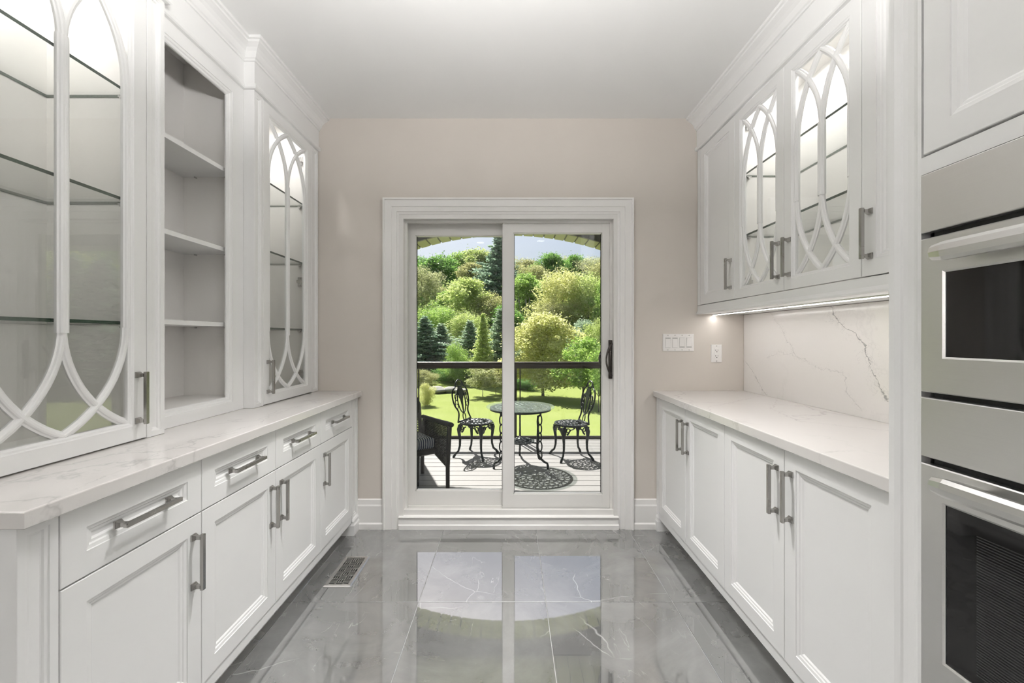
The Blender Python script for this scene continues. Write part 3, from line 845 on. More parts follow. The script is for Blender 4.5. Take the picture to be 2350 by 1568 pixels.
for zz in (1.096, 1.195):
    sc = MB(); sc.tube([frB.p(1.3505, zz, .0055), frB.p(1.3505, zz, .0066)], .0028, 10); obj('screw', sc, M['chrome'], t)

t = thing('floor_register', 'brushed metal floor vent with a basket-weave grille set in the grey tiles', 'vent', (-.868, 2.237, 0))
vx0, vx1, vy0, vy1 = -.938, -.798, 2.092, 2.382
mb = MB(); mb.box(vx0+.012, vx1-.012, vy0+.012, vy1-.012, .0003, .0008); obj('duct_shade', mb, M['dark'], t)  # dark sheet stands in for the shaded opening under the grille
mb = MB(); i0 = .020
def lp2(d, z): return [(vx0+d, vy0+d, z), (vx1-d, vy0+d, z), (vx1-d, vy1-d, z), (vx0+d, vy1-d, z)]
mb.rings([lp2(0, .0002), lp2(0, .002), lp2(.006, .0065), lp2(i0, .0065), lp2(i0, .0008), lp2(0, .0002)], capa=False, capb=False)
fixn(obj('frame', mb, M['vent'], t))
ax0, ax1, ay0, ay1 = vx0+i0, vx1-i0, vy0+i0, vy1-i0
cw = (ax1-ax0)/3; nr = 7; chh = (ay1-ay0-.02)/nr; bw = .0036
mb = MB()
def vb(x0, x1, y0, y1): mb.box(x0, x1, y0, y1, .002, .0064)
for r in range(nr):
    for c in range(3):
        x0 = ax0+c*cw; y0 = ay0+.01+r*chh
        vb(x0, x0+cw, y0-bw/2, y0+bw/2)
        vb(x0-bw/2, x0+bw/2, y0, y0+chh)
        if (r+c) % 2 == 0:
            for q in (1/3, 2/3): vb(x0, x0+cw, y0+chh*q-bw/2, y0+chh*q+bw/2)
        else:
            for q in (1/3, 2/3): vb(x0+cw*q-bw/2, x0+cw*q+bw/2, y0, y0+chh)
vb(ax0, ax1, ay0+.01+nr*chh-bw/2, ay0+.01+nr*chh+bw/2)
for k in (.3, .7): vb(ax0+(ax1-ax0)*k, ax0+(ax1-ax0)*k+bw, ay0, ay0+.012); vb(ax0+(ax1-ax0)*k, ax0+(ax1-ax0)*k+bw, ay1-.012, ay1)
obj('grille', mb, M['vent'], t)

# ------------------------------------------------------------------ lamps added out of view to light the room
def fill_potlight(x, y, label):  # downlights added out of view to brighten floor and base cabinets
    t = thing('fill_downlight', label, 'downlight', (x, y, ZC), 'added ceiling fill lights')
    mb = MB(); mb.lathe([(.055, -.001), (.082, -.004), (.085, 0)], (x, y, ZC), 28); obj('trim_ring', mb, M['trim'], t, smooth=True)
    mb = MB(); mb.lathe([(0, -.002), (.056, -.002)], (x, y, ZC), 28); obj('lens', mb, M['fill_pot'], t)
    lamp('AREA', 'downlight_fill', (x, y, ZC-.006), W_FILL_POT, parent=t, shape='DISK', size=.11, spread=math.radians(78))
for x, y, l in ((-.14, 1.66, 'added out-of-view downlight in the ceiling by the left display cabinets'), (.14, 1.66, 'added out-of-view downlight in the ceiling by the right wall cabinets'),
                (-.45, -.6, 'added unseen downlight over the kitchen end of the passage, left'), (.45, -.6, 'added unseen downlight over the kitchen end of the passage, right')):
    fill_potlight(x, y, l)
for i, (x, y) in enumerate(((-2.5, -.7), (-2.5, -2.4), (2.5, -1.5), (2.5, -2.8))):  # four unseen globes added to brighten the ceiling and cabinets
    t = thing('fill_globe', ('added unseen globe light in the left of the kitchen, nearer the passage', 'added unseen globe light in the left of the kitchen, farther from the passage', 'added unseen globe light in the right of the kitchen, nearer the passage', 'added unseen globe light in the right of the kitchen, farther from the passage')[i], 'pendant lamp', (x, y, ZC), 'added globe lights behind the camera')
    zc = 1.6; R = .152
    lamp('POINT', 'globe_fill', (x, y, zc), W_FILL_GLOBE*(1.6 if x > 0 else 1.25), parent=t, shadow_soft_size=.16)
    mb = MB(); mb.lathe([(.03 if k == 0 else R*math.sin(PI*k/16), zc-ZC + R*math.cos(PI*k/16)) for k in range(17)], (x, y, ZC), 28); obj('globe', mb, M['globe'], t, smooth=True)
    mb = MB(); mb.tube([(x, y, zc+R), (x, y, ZC-.02)], .006, 8); obj('rod', mb, M['nickel'], t)
    mb = MB(); mb.lathe([(0, -.025), (.06, -.02), (.06, 0)], (x, y, ZC), 24); obj('canopy', mb, M['nickel'], t)

t = thing('fill_bowl', 'white uplight bowl added out of view in the passage to brighten the ceiling', 'pendant lamp', (-.10, .42, ZC))
bx, by, bz = -.10, .42, 1.90  # uplight added above the view; its ceiling bounce fills the passage
mb = MB(); mb.lathe([(0, 0), (.08, .012), (.15, .045), (.20, .105), (.205, .11), (.20, .112), (.148, .055), (.08, .022), (0, .012)], (bx, by, bz), 32); obj('bowl', mb, M['trim'], t, smooth=True)
mb = MB()
for k in range(3):
    an = 2*PI*k/3; mb.tube([(bx+.2*math.cos(an), by+.2*math.sin(an), bz+.11), (bx+.02*math.cos(an), by+.02*math.sin(an), ZC-.02)], .003, 6)
mb.lathe([(0, -.025), (.06, -.02), (.06, 0)], (bx, by, ZC), 24); obj('hanger', mb, M['nickel'], t)
o = lamp('AREA', 'bowl_fill', (bx, by, bz+.10), W_FILL_BOWL, parent=t, shape='DISK', size=.34); o.rotation_euler = (PI, 0, 0)

# ================================================================== outside
ZDK = -.142; DR = 5.76
# deck boards
def deck_mat():
    m, t, b = nodes('deck_boards')
    oi = t.nodes.new('ShaderNodeObjectInfo')
    v = coords(t, (1.2, 40, 1)); n = noise(t, v, 3.0, 5, .6)
    c = mixc(t, n.outputs['Fac'], (.172, .168, .167), (.248, .241, .24))
    c2 = mixc(t, mathn(t, 'MULTIPLY', oi.outputs['Random'], .35), c, (.22, .21, .21))
    t.links.new(c2, b.inputs['Base Color']); b.inputs['Roughness'].default_value = .6
    bump(t, b, n.outputs['Fac'], .2, .004); return m
M['deck'] = deck_mat()
dk = MB(); dk.box(-4.2, 4.2, 2.93, 5.90, -.32, ZDK-.03)
deck = structure('deck', dk, pl('deck_frame', (.10, .085, .07), .7))
mb = MB(); e = .004
mb.rings([[(-4.2, -.069, -.026), (4.2, -.069, -.026), (4.2, .069, -.026), (-4.2, .069, -.026)], [(-4.2, -.069, -e), (4.2, -.069, -e), (4.2, .069, -e), (-4.2, .069, -e)],
          [(-4.2, -.069+e, 0), (4.2, -.069+e, 0), (4.2, .069-e, 0), (-4.2, .069-e, 0)]])
o0 = obj('deck_board', mb, M['deck'], None); bd = o0.data; y = 3.0; first = True
while y < 5.95:
    o = o0 if first else bpy.data.objects.new('deck_board', bd)
    if not first: COL.objects.link(o)
    first = False; o.parent = deck; o.location = (random.uniform(-.03, .03), y, ZDK); y += .1435
# railing
def rail_post(name, x):
    mb = MB(); mb.bbox(x-.02, x+.02, DR-.02, DR+.02, ZDK, .84, .002); return obj('post', mb, M['bronze'], rl_)
rl_ = thing('deck_railing', 'dark bronze deck railing with clear glass panels', 'railing', (0, DR, ZDK))
mb = MB(); pr = [(DR-.030, .826), (DR+.030, .826), (DR+.030, .862), (DR+.036, .870), (DR+.036, .894), (DR+.026, .910), (DR+.010, .917), (DR-.010, .917), (DR-.026, .910), (DR-.036, .894), (DR-.036, .870), (DR-.030, .862)]
mb.prism(pr, -4.1, 4.1, 'x'); fixn(obj('top_rail', mb, M['bronze'], rl_))
mb = MB(); mb.box(-4.1, 4.1, DR-.018, DR+.018, ZDK+.004, ZDK+.037); obj('bottom_rail', mb, M['bronze'], rl_)
px = [.07 + 1.395*k for k in range(-2, 3)]
for x in px:
    rail_post('post', x)
    for s in (-1, 1):
        mb = MB(); mb.box(x+s*.065-.008, x+s*.065+.008, DR-.010, DR+.010, ZDK+.03, .83); obj('glazing_channel', mb, M['bronze'], rl_)
for k in range(len(px)-1):
    mb = MB(); mb.box(px[k]+.070, px[k+1]-.070, DR-.003, DR+.003, ZDK+.035, .828); obj('glass_panel', mb, M['glass'], rl_)

# porch roof
M['soffit'] = pl('soffit_khaki', (.40, .395, .25), .6, var=.04)
M['fascia'] = pl('fascia_brown', (.055, .05, .04), .7)
pc = MB(); pc.box(-4.3, 4.3, 2.93, 5.80, 2.86, 3.0)
roof = structure('ceiling_porch', pc, M['fascia'])
mb = MB(); mb.box(-.072, .072, -1.22, 1.22, -.012, 0); o0 = obj('soffit_board', mb, M['soffit'], None); dd0 = o0.data
for k in range(29):
    o = o0 if k == 0 else bpy.data.objects.new('soffit_board', dd0)
    if k: COL.objects.link(o)
    o.parent = roof; o.location = (-2.2 + .15*k, 4.16, 2.858)
AY0, AY1 = 5.424, 5.76; AC = -.035; AZ = 2.654 + .014; AH = 1.335
RR = (AH**2 + .222**2) / (2*.222)
def az(x): return AZ - RR + math.sqrt(max(RR*RR - (x-AC)**2, 0))
ar = MB(); na = 24; lo_ = [(-4.2, ZDK), (AC-AH, ZDK)]
poly = [(-4.2, 3.0), (-4.2, az(AC-AH))] + [(AC - AH + 2*AH*k/na, az(AC - AH + 2*AH*k/na)) for k in range(na+1)] + [(4.2, az(AC+AH)), (4.2, 3.0)]
# build as quads strip so the concave outline stays clean
pts = [(-4.2, az(AC-AH))] + [(AC - AH + 2*AH*k/na, az(AC - AH + 2*AH*k/na)) for k in range(na+1)] + [(4.2, az(AC+AH))]
for p, q in zip(pts[:-1], pts[1:]):
    ar.rings([[(p[0], AY0, p[1]), (q[0], AY0, q[1]), (q[0], AY0, 3.0), (p[0], AY0, 3.0)], [(p[0], AY1, p[1]), (q[0], AY1, q[1]), (q[0], AY1, 3.0), (p[0], AY1, 3.0)]])
arch = structure('trim_3', ar, M['fascia'])
npan = 19
for k in range(npan):
    x0 = AC - AH + 2*AH*k/npan + .010; x1 = AC - AH + 2*AH*(k+1)/npan - .010
    mb = MB(); t_ = .012
    mb.rings([[(x0, AY0, az(x0)), (x1, AY0, az(x1)), (x1, AY1+.008, az(x1)), (x0, AY1+.008, az(x0))], [(x0, AY0, az(x0)-t_), (x1, AY0, az(x1)-t_), (x1, AY1+.008, az(x1)-t_), (x0, AY1+.008, az(x0)-t_)]])
    fixn(obj('soffit_panel', mb, M['soffit'], arch))
M['column'] = pl('porch_column_paint', (.30, .28, .22), .6)
for x0, x1, lab in ((AC-AH-.32, AC-AH, 'left'), (AC+AH, AC+AH+.32, 'right')):
    t = thing('porch_column', 'square porch column carrying the ' + lab + ' end of the arch', 'column', ((x0+x1)/2, 5.6, ZDK), 'porch columns')
    mb = MB(); mb.bbox(x0, x1, AY0, 5.70, ZDK, az(AC-AH), .004); obj('shaft', mb, M['column'], t)
    mb = MB(); mb.bbox(x0-.02, x1+.0, AY0-.02, 5.71, ZDK, ZDK+.14, .006); obj('base', mb, M['column'], t)

# ------------------------------------------------------------------ cast iron bistro set
def arcpts(fn, n): return [fn(k/n) for k in range(n+1)]
def annulus(mb, r0, r1, z0, z1, n=48):
    mb.lathe([(r0, z0), (r1, z0), (r1, z1), (r0, z1), (r0, z0)], (0,0,0), n)
def filigree(mb, R, z, th, rings, seed=0):
    """pierced cast disc: rings, spokes and scrolls, all flat bars"""
    for r0, r1 in rings: annulus(mb, r0*R, r1*R, z, z+th)
    for i in range(len(rings)-1):
        a, b = rings[i][1]*R, rings[i+1][0]*R
        mid = (a+b)/2; gap = b-a
        n = max(6, int(2*PI*mid/(gap*1.05)))
        for k in range(n):
            an = 2*PI*(k + (.5 if i % 2 else 0))/n
            c = Vector((mid*math.cos(an), mid*math.sin(an), z+th/2))
            u = Vector((math.cos(an), math.sin(an), 0)); v_ = Vector((-u.y, u.x, 0))
            q = gap*.5
            if i % 2 == 0:
                mb.tube([c + u*(q*math.cos(2*PI*j/10)) + v_*(q*.85*math.sin(2*PI*j/10)) for j in range(10)], min(th*.7, gap*.18), 5, closed=True)
            else:
                mb.tube([c - u*q - v_*q*.6, c - u*q*.2 + v_*q*.3, c + u*q*.2 - v_*q*.3, c + u*q + v_*q*.6], min(th*.7, gap*.18), 5)
                mb.tube([c - u*q + v_*q*.7, c + v_*q*.7 + u*q*.1, c + u*q + v_*q*.2], min(th*.6, gap*.16), 5)
def make_chair(label):
    t = thing('bistro_chair', label, 'chair', (0,0,0), 'cast iron bistro chairs')
    SZ = .400
    mb = MB(); filigree(mb, .190, SZ-.006, .009, [(.10, .17), (.38, .43), (.66, .70), (.91, 1.0)]); annulus(mb, .183, .194, SZ-.016, SZ+.004)
    obj('seat', mb, M['iron'], t, smooth=False)
    # apron scrolls under the seat
    mb = MB()
    for k in range(4):
        a0 = k*PI/2 + PI/4
        for s in (-1, 1):
            pts = []
            for j in range(9):
                f = j/8; an = a0 + s*(.16 + .42*f); r = .183 - .01*math.sin(f*PI)
                pts.append((r*math.cos(an), r*math.sin(an), SZ-.03-.075*(1-f)**1.5 - .006*math.sin(f*9)))
            mb.tube(pts, [.011*(1-.4*j/8) for j in range(9)], 6)
            an = a0 + s*.24
            mb.tube([(.186*math.cos(an)+.0*j, .186*math.sin(an), SZ-.055 + .022*math.sin(2*PI*j/10)) if False else
                     ((.186)*math.cos(an+.11*math.cos(2*PI*j/10)), .186*math.sin(an+.11*math.cos(2*PI*j/10)), SZ-.052+.022*math.sin(2*PI*j/10)) for j in range(10)], .006, 5, closed=True)
    obj('apron', mb, M['iron'], t, smooth=True)
    for k in range(4):
        an = k*PI/2 + PI/4; c, s = math.cos(an), math.sin(an)
        pr = [(.165, SZ-.010, .020), (.195, SZ-.035, .024), (.210, SZ-.075, .024), (.205, SZ-.125, .019), (.195, SZ-.20, .015), (.197, SZ-.27, .013), (.215, SZ-.33, .0125), (.245, .045, .013), (.268, .014, .016), (.276, .0, .013)]
        mb = MB(); mb.tube([(r*c, r*s, z) for r, z, q in pr], [q for r, z, q in pr], 8)
        # split cabriole: two side ribs with a slot between
        for sd in (-1, 1):
            mb.tube([(.200*c - sd*s*.036*f, .200*s + sd*c*.036*f, SZ-.03-.13*(1-f)) for f in (0, .25, .5, .75, 1)], [.007, .009, .010, .011, .012], 6)
        obj('leg', mb, M['iron'], t, smooth=True)
    # backrest: drawn in (y, z), leaning back; facing +x
    def B(y, z): return (-.150 - .20*(z-SZ) * (1 if z > SZ else 0) - .25*(y*y), y, z)
    mb = MB()
    half = [(.150, SZ-.004), (.140, .425), (.112, .470), (.104, .510), (.120, .545), (.150, .575), (.172, .625), (.180, .690), (.168, .750), (.138, .790), (.100, .800), (.088, .815), (.075, .845), (.045, .872), (0, .882)]
    def smooth(p, it=2):
        for _ in range(it):
            q = [p[0]]
            for a_, b_ in zip(p[:-1], p[1:]):
                q += [tuple(a_[i]*.75+b_[i]*.25 for i in range(2)), tuple(a_[i]*.25+b_[i]*.75 for i in range(2))]
            q.append(p[-1]); p = q
        return p
    hs = smooth(half)
    for sg in (-1, 1): mb.tube([B(sg*y, z) for y, z in hs], .0095, 7)
    obj('back_frame', mb, M['iron'], t, smooth=True)
    mb = MB()
    mb.tube([B(.085*math.sin(2*PI*k/36), .645 + .150*math.cos(2*PI*k/36)*(1)) for k in range(36)], .0075, 6, closed=True)
    mb.tube([B(.030*math.sin(2*PI*k/16), .448 + .045*math.cos(2*PI*k/16)) for k in range(16)], .0065, 6, closed=True)
    mb.tube([B(-.15, SZ+.008), B(0, SZ+.006), B(.15, SZ+.008)], .011, 7)
    for sg in (-1, 1):
        mb.tube([B(sg*(.100+.045*math.cos(a_)*f), .66+.05*math.sin(a_)+.10*(1-f)) for a_, f in [(2.6-5.2*k/18, 1-.5*k/18) for k in range(19)]], .0055, 5)
        mb.tube([B(sg*(.120+.030*math.sin(2*PI*k/14)), .585+.028*math.cos(2*PI*k/14)) for k in range(14)], .005, 5, closed=True)
        mb.tube([B(sg*.150, .60), B(sg*.118, .68), B(sg*.10, .73)], .005, 5)
        mb.tube([B(sg*.045+.012*0, .84), B(sg*.05, .81), B(sg*.03, .79)], .006, 5)
    obj('back_scrolls', mb, M['iron'], t, smooth=True)
    mb = MB()   # vase shaped splat with leaf crown
    out = [(.006, .500), (.010, .56), (.020, .63), (.030, .66), (.046, .672), (.040, .690), (.058, .705), (.048, .725), (.062, .745), (.046, .760), (.050, .785), (.030, .79), (.022, .812), (.010, .80)]
    pg = out + [(-y, z) for y, z in reversed(out)]
    def pr(o_): return [(B(y, z)[0]+o_, y, z) for y, z in pg]
    n = len(out)
    for i in range(n-1):
        (ya, za), (yb, zb) = out[i], out[i+1]
        q = [(-ya, za), (ya, za), (yb, zb), (-yb, zb)]
        mb.rings([[(B(0, z)[0]-.005, y, z) for y, z in q], [(B(0, z)[0]+.006, y, z) for y, z in q]])
    fixn(obj('back_splat', mb, M['iron'], t))
    return t
c1 = make_chair('dark cast-iron bistro chair left of the glass-topped table')
c1.location = (-.403, 4.945, ZDK); c1.rotation_euler = (0, 0, math.radians(-24))
c2 = copy_tree(c1); c2['label'] = 'dark cast-iron bistro chair right of the glass-topped table'
c2.location = (.706, 4.862, ZDK); c2.rotation_euler = (0, 0, math.radians(193))

t = thing('bistro_table', 'round cast-iron patio table with a glass top on the deck', 'table', (0,0,0))
TH = .638
mb = MB(); filigree(mb, .335, TH-.022, .010, [(.0, .04), (.11, .20), (.36, .39), (.55, .575), (.74, .765), (.93, 1.0)]); annulus(mb, .325, .337, TH-.036, TH-.012)
obj('filigree_top', mb, M['iron'], t)
mb = MB(); mb.lathe([(0, TH-.009), (.373, TH-.009), (.376, TH-.005), (.373, TH), (0, TH)], (0,0,0), 64); obj('glass_top', mb, M['tableglass'], t)
mb = MB(); filigree(mb, .155, .250, .009, [(.0, .12), (.34, .42), (.66, .72), (.90, 1.0)]); obj('lower_shelf', mb, M['iron'], t)
for an in (math.radians(210), math.radians(330), math.radians(90)):
    c, s = math.cos(an), math.sin(an)
    def P(r, z, q=0): return (r*c - q*s, r*s + q*c, z)
    mb = MB()
    mb.tube([P(.245, TH-.03), P(.245, TH-.085), P(.215, TH-.09), P(.208, TH-.15), P(.212, TH-.22), P(.208, .30), P(.205, .20), P(.212, .14), P(.245, .095), P(.290, .065), P(.325, .055), P(.330, .03), P(.330, 0)], [.011, .011, .011, .010, .010, .011, .012, .012, .013, .012, .012, .013, .013], 7)
    for z, hgt, wd in ((TH-.13, .055, .022), (TH-.225, .05, .020), (TH-.315, .05, .018), (.225, .055, .024), (.13, .045, .024)):
        mb.tube([P(.238 + wd*math.sin(2*PI*k/14), z + hgt*math.cos(2*PI*k/14)) for k in range(14)], .0075, 6, closed=True)
    mb.tube([P(.15, .254), P(.205, .254)], .009, 6)
    obj('leg', mb, M['iron'], t, smooth=True)
t.location = (.112, 4.605, ZDK)

# wicker armchair
def wicker_mat():
    m, t, b = nodes('dark_wicker')
    n = noise(t, coords(t, (1,1,1)), 160, 2); t.links.new(ramp(t, n.outputs['Fac'], [(.35, (.010, .009, .008)), (.65, (.040, .034, .03))]), b.inputs['Base Color'])
    b.inputs['Roughness'].default_value = .42; bump(t, b, n.outputs['Fac'], .6, .004); return m
M['wicker'] = wicker_mat()
def stripe_mat():
    m, t, b = nodes('navy_white_stripe')
    wv = N(t, 'ShaderNodeTexWave', Scale=14.0, Distortion=.6); wv.wave_type = 'BANDS'; wv.bands_direction = 'Y'
    t.links.new(coords(t, (1,1,.35)), wv.inputs['Vector'])
    t.links.new(ramp(t, wv.outputs['Fac'], [(.60, (.015, .03, .09)), (.70, (.62, .65, .68))]), b.inputs['Base Color']); b.inputs['Roughness'].default_value = .85; return m
M['stripe'] = stripe_mat()
# local frame: faces +x, arms along x at y = +-.30
t = thing('wicker_armchair', 'dark wicker patio armchair at the left edge of the door glass', 'armchair', (0,0,0))
AHH = .585
def weave(P, nu, nv, r=.0035):
    mb = MB()
    for i in range(nu+1): mb.tube([P(i/nu, j/nv) for j in range(nv+1)], r, 4, cap=False)
    for j in range(nv+1): mb.tube([tuple(Vector(P(i/(nu*1), j/nv)) + Vector((0, .004*(1 if (i+j) % 2 else -1), 0))) for i in range(nu+1)], r*1.25, 4, cap=False)
    return mb
for sg in (-1, 1):
    yy = sg*.30
    def PA(u, v): # u: back to front, v: bottom to top
        x = -.27+.54*u; z0 = .30 - .10*max(0, (u-.35))/.65; z1 = AHH-.02 + .012*u
        return (x, yy + sg*.02*v, z0 + (z1-z0)*v)
    mb = weave(PA, 22, 22, .0048); obj('arm_panel', mb, M['wicker'], t)
    mb = MB(); mb.tube([(-.30, yy+sg*.02, AHH-.01), (.0, yy+sg*.02, AHH-.004), (.27, yy+sg*.02, AHH+.004), (.315, yy+sg*.022, AHH+.004)], [.022, .022, .024, .020], 8); obj('arm_rest', mb, M['wicker'], t, smooth=True)
    for x in (.27, -.27):
        mb = MB(); mb.tube([(x, yy, 0), (x, yy, .2), (x, yy+sg*.02, AHH-.01)], [.019, .020, .022], 8); obj('leg', mb, M['wicker'], t, smooth=True)
    mb = MB(); mb.tube([PA(k/10, 0) for k in range(11)], .014, 7); obj('arm_rail', mb, M['wicker'], t, smooth=True)
mb = MB(); mb.bbox(-.27, .07, -.28, .28, .275, .33, .012); obj('seat_frame', mb, M['wicker'], t)
for y in (.10, -.24):
    mb = MB(); mb.tube([(.05, y, 0), (.05, y, .30)], [.017, .02], 8); obj('leg', mb, M['wicker'], t, smooth=True)
cu = MB()
def cl(d, z): return [(-.25+d, -.27+d, z), (.06-d, -.27+d, z), (.06-d, .27-d, z), (-.25+d, .27-d, z)]
cu.rings([cl(.02, .331), cl(.004, .345), cl(0, .375), cl(.0, .40), cl(.006, .425), cl(.035, .438)])
tag(obj('seat_cushion', cu, M['stripe'], t), '', '')
cushion = bpy.data.objects['seat_cushion']; del cushion['category']; cushion['label'] = 'navy and white striped cushion'
mb = weave(lambda u, v: (-.28-.10*v, -.28+.56*u, .33+.52*v), 24, 22, .0045); obj('back_panel', mb, M['wicker'], t)
mb = MB(); mb.tube([(-.27, -.29, .30), (-.34, -.29, .70), (-.385, -.24, .86), (-.385, .24, .86), (-.34, .29, .70), (-.27, .29, .30)], .022, 8); obj('back_frame', mb, M['wicker'], t, smooth=True)
# front right post lands at (-.577, 3.82)
ang = math.atan2(-.80, .60); ca, sa = math.cos(ang), math.sin(ang)
fx, fy = .27, .30
t.location = (-.577 - (fx*ca - fy*sa), 3.86 - (fx*sa + fy*ca), ZDK); t.rotation_euler = (0, 0, ang)

# ------------------------------------------------------------------ lawn, hill and trees
ZG = -1.15
def hgt(x, y):
    h = ZG
    if y > 20: h += 12.5 * (1 - math.exp(-((y-20)/46.0)**1.35)) * (1 + .10*math.sin(x*.07+.6))
    return h + .10*math.sin(x*.31)*math.sin(y*.27) * min(1, max(0, (y-9)/8))
def grass_mat():
    m, t, b = nodes('lawn_grass')
    v = coords(t); n = noise(t, v, .8, 5, .6); n2 = noise(t, coords(t, (1, .5, 1)), 26, 3, .7)
    c = mixc(t, n.outputs['Fac'], (.22, .27, .06), (.33, .36, .13))
    c = mixc(t, mathn(t, 'MULTIPLY', n2.outputs['Fac'], .6), c, (.17, .24, .045))
    t.links.new(c, b.inputs['Base Color']); b.inputs['Roughness'].default_value = .9; b.inputs['Specular IOR Level'].default_value = .1
    bump(t, b, n2.outputs['Fac'], .5, .03); return m
gm = MB(); xs_ = np.concatenate([np.linspace(-70, -14, 12)[:-1], np.linspace(-14, 14, 29), np.linspace(14, 70, 12)[1:]]); ys_ = np.concatenate([np.linspace(3.2, 26, 30), np.linspace(28, 130, 36)])
nx = len(xs_)
vs = [(float(x), float(y), hgt(x, y)) for y in ys_ for x in xs_]
fs = [(j*nx+i, j*nx+i+1, (j+1)*nx+i+1, (j+1)*nx+i) for j in range(len(ys_)-1) for i in range(nx-1)]
gm.add(vs, fs); structure('ground_lawn', gm, grass_mat(), smooth=True)

def leaf_mat(name, c0, c1, trans=.45):
    m = bpy.data.materials.new(name); m.use_nodes = True
    t = m.node_tree; b = t.nodes['Principled BSDF']; out = t.nodes['Material Output']
    at = t.nodes.new('ShaderNodeAttribute'); at.attribute_name = 'leaf'
    c = mixc(t, at.outputs['Fac'], c0, c1)
    t.links.new(c, b.inputs['Base Color']); b.inputs['Roughness'].default_value = .55; b.inputs['Specular IOR Level'].default_value = .25
    tr = t.nodes.new('ShaderNodeBsdfTranslucent'); t.links.new(c, tr.inputs[0])
    mx = t.nodes.new('ShaderNodeMixShader'); mx.inputs[0].default_value = trans
    t.links.new(b.outputs[0], mx.inputs[1]); t.links.new(tr.outputs[0], mx.inputs[2]); t.links.new(mx.outputs[0], out.inputs[0]); return m
LM = {
 'maple': leaf_mat('leaf_deep_green', (.12, .29, .055), (.30, .50, .12), .5),
 'fresh': leaf_mat('leaf_fresh_green', (.24, .42, .08), (.50, .64, .20), .5),
 'lime': leaf_mat('leaf_yellow_green', (.38, .50, .13), (.66, .72, .32), .5),
 'gold': leaf_mat('leaf_golden', (.52, .55, .18), (.80, .79, .42), .5),
 'olive': leaf_mat('leaf_olive', (.32, .35, .13), (.58, .57, .28), .5),
 'brown': leaf_mat('leaf_brown_bud', (.36, .40, .19), (.60, .61, .34), .5),
 'pine': leaf_mat('needle_blue_green', (.15, .26, .17), (.40, .52, .38), .5),
 'grey': leaf_mat('needle_grey_green', (.26, .38, .24), (.54, .64, .46), .5),
}
BK = {'grey': pl('bark_grey', (.16, .14, .12), .9, var=.3, nscale=30), 'pale': pl('bark_pale_birch', (.55, .52, .48), .8, var=.3, nscale=30), 'dark': pl('bark_dark', (.06, .05, .04), .9, var=.3, nscale=30)}
rng = np.random.default_rng(11)
def leaf_mesh(name, P, size, up=.35):
    size = np.asarray(size, dtype=float)
    """P (n,3) points -> bent leaf-cluster quads"""
    n = len(P)
    d = rng.normal(size=(n, 3)); d[:, 2] += up; d /= np.linalg.norm(d, axis=1)[:, None]
    a = rng.normal(size=(n, 3)); u = np.cross(d, a); u /= np.linalg.norm(u, axis=1)[:, None]; v_ = np.cross(d, u)
    s = (size*rng.uniform(.6, 1.3, n))[:, None]
    A = P - u*s; B = P + v_*s*.55 + d*s*.12; C = P + u*s; D = P - v_*s*.55 + d*s*.12
    vv = np.stack([A, B, C, D], 1).reshape(-1, 3).astype(np.float32)
    me = bpy.data.meshes.new(name)
    me.vertices.add(4*n); me.vertices.foreach_set('co', vv.ravel())
    me.loops.add(4*n); me.loops.foreach_set('vertex_index', np.arange(4*n, dtype=np.int32))
    me.polygons.add(n); me.polygons.foreach_set('loop_start', np.arange(0, 4*n, 4, dtype=np.int32))
    me.update(calc_edges=True)
    at = me.attributes.new('leaf', 'FLOAT', 'FACE'); at.data.foreach_set('value', rng.uniform(0, 1, n).astype(np.float32))
    return me
def blob_pts(blobs, n):
    out = []
    vol = np.array([b[3]*b[3] for b in blobs]); vol /= vol.sum()
    for b, f in zip(blobs, vol):
        k = int(n*f)+1
        d = rng.normal(size=(k, 3)); d /= np.linalg.norm(d, axis=1)[:, None]
        r = b[3]*(rng.uniform(.45, 1.0, k) + .10*rng.normal(size=k)**2)[:, None]
        p = d*r; p[:, 2] *= b[4]; out.append(p + np.array(b[:3]))
    return np.concatenate(out)
def proto_round(n=7000, leaf=.16, h0=.30, nb=16, wide=.36, sq=.8):
    """unit tree: height 1"""
    bl = []
    for k in range(nb):
        z = h0 + (1-h0)*rng.uniform(.05, .88); f = (z-h0)/(1-h0); rad = wide*math.sin(PI*min(1, .18+.8*f))**.7
        a = rng.uniform(0, 2*PI); r = rad*rng.uniform(.2, .95)
        bl.append((r*math.cos(a), r*math.sin(a), z, wide*rng.uniform(.13, .36), sq))
    bl.append((0, 0, .88, wide*.42, sq)); bl.append((0, 0, h0+.3, wide*.6, sq))
    return bl, leaf_mesh('crown', blob_pts(bl, n), leaf*.11)
def trunk_mb(bl, h0, r=.018, nbr=9, multi=1, rg=random):
    mb = MB()
    for q in range(multi):
        ox = rg.uniform(-.05, .05)*(multi > 1); lean = rg.uniform(-.08, .08)*(multi > 1); ly = rg.uniform(-.06, .06)*(multi > 1)
        mb.tube([(ox, 0, -.03), (ox+lean*.3, ly*.3, h0*.5), (ox+lean*.8, ly, h0+.1), (ox+lean*1.4, ly*1.5, .85)], [r*1.3, r, r*.7, r*.2], 7)
    for b in sorted(bl, key=lambda b: b[2])[:nbr]:
        z0 = max(h0*.8, b[2]-.22)
        mb.tube([(0, 0, z0), (b[0]*.5, b[1]*.5, (z0+b[2])/2+.02), (b[0], b[1], b[2])], [r*.55, r*.35, r*.12], 5)
    return mb
def mesh_of(mb, name='trunk'):
    me = bpy.data.meshes.new(name); me.from_pydata([tuple(p) for p in mb.v], [], mb.f); me.polygons.foreach_set('use_smooth', [True]*len(me.polygons)); me.update(); return me
PR = {}
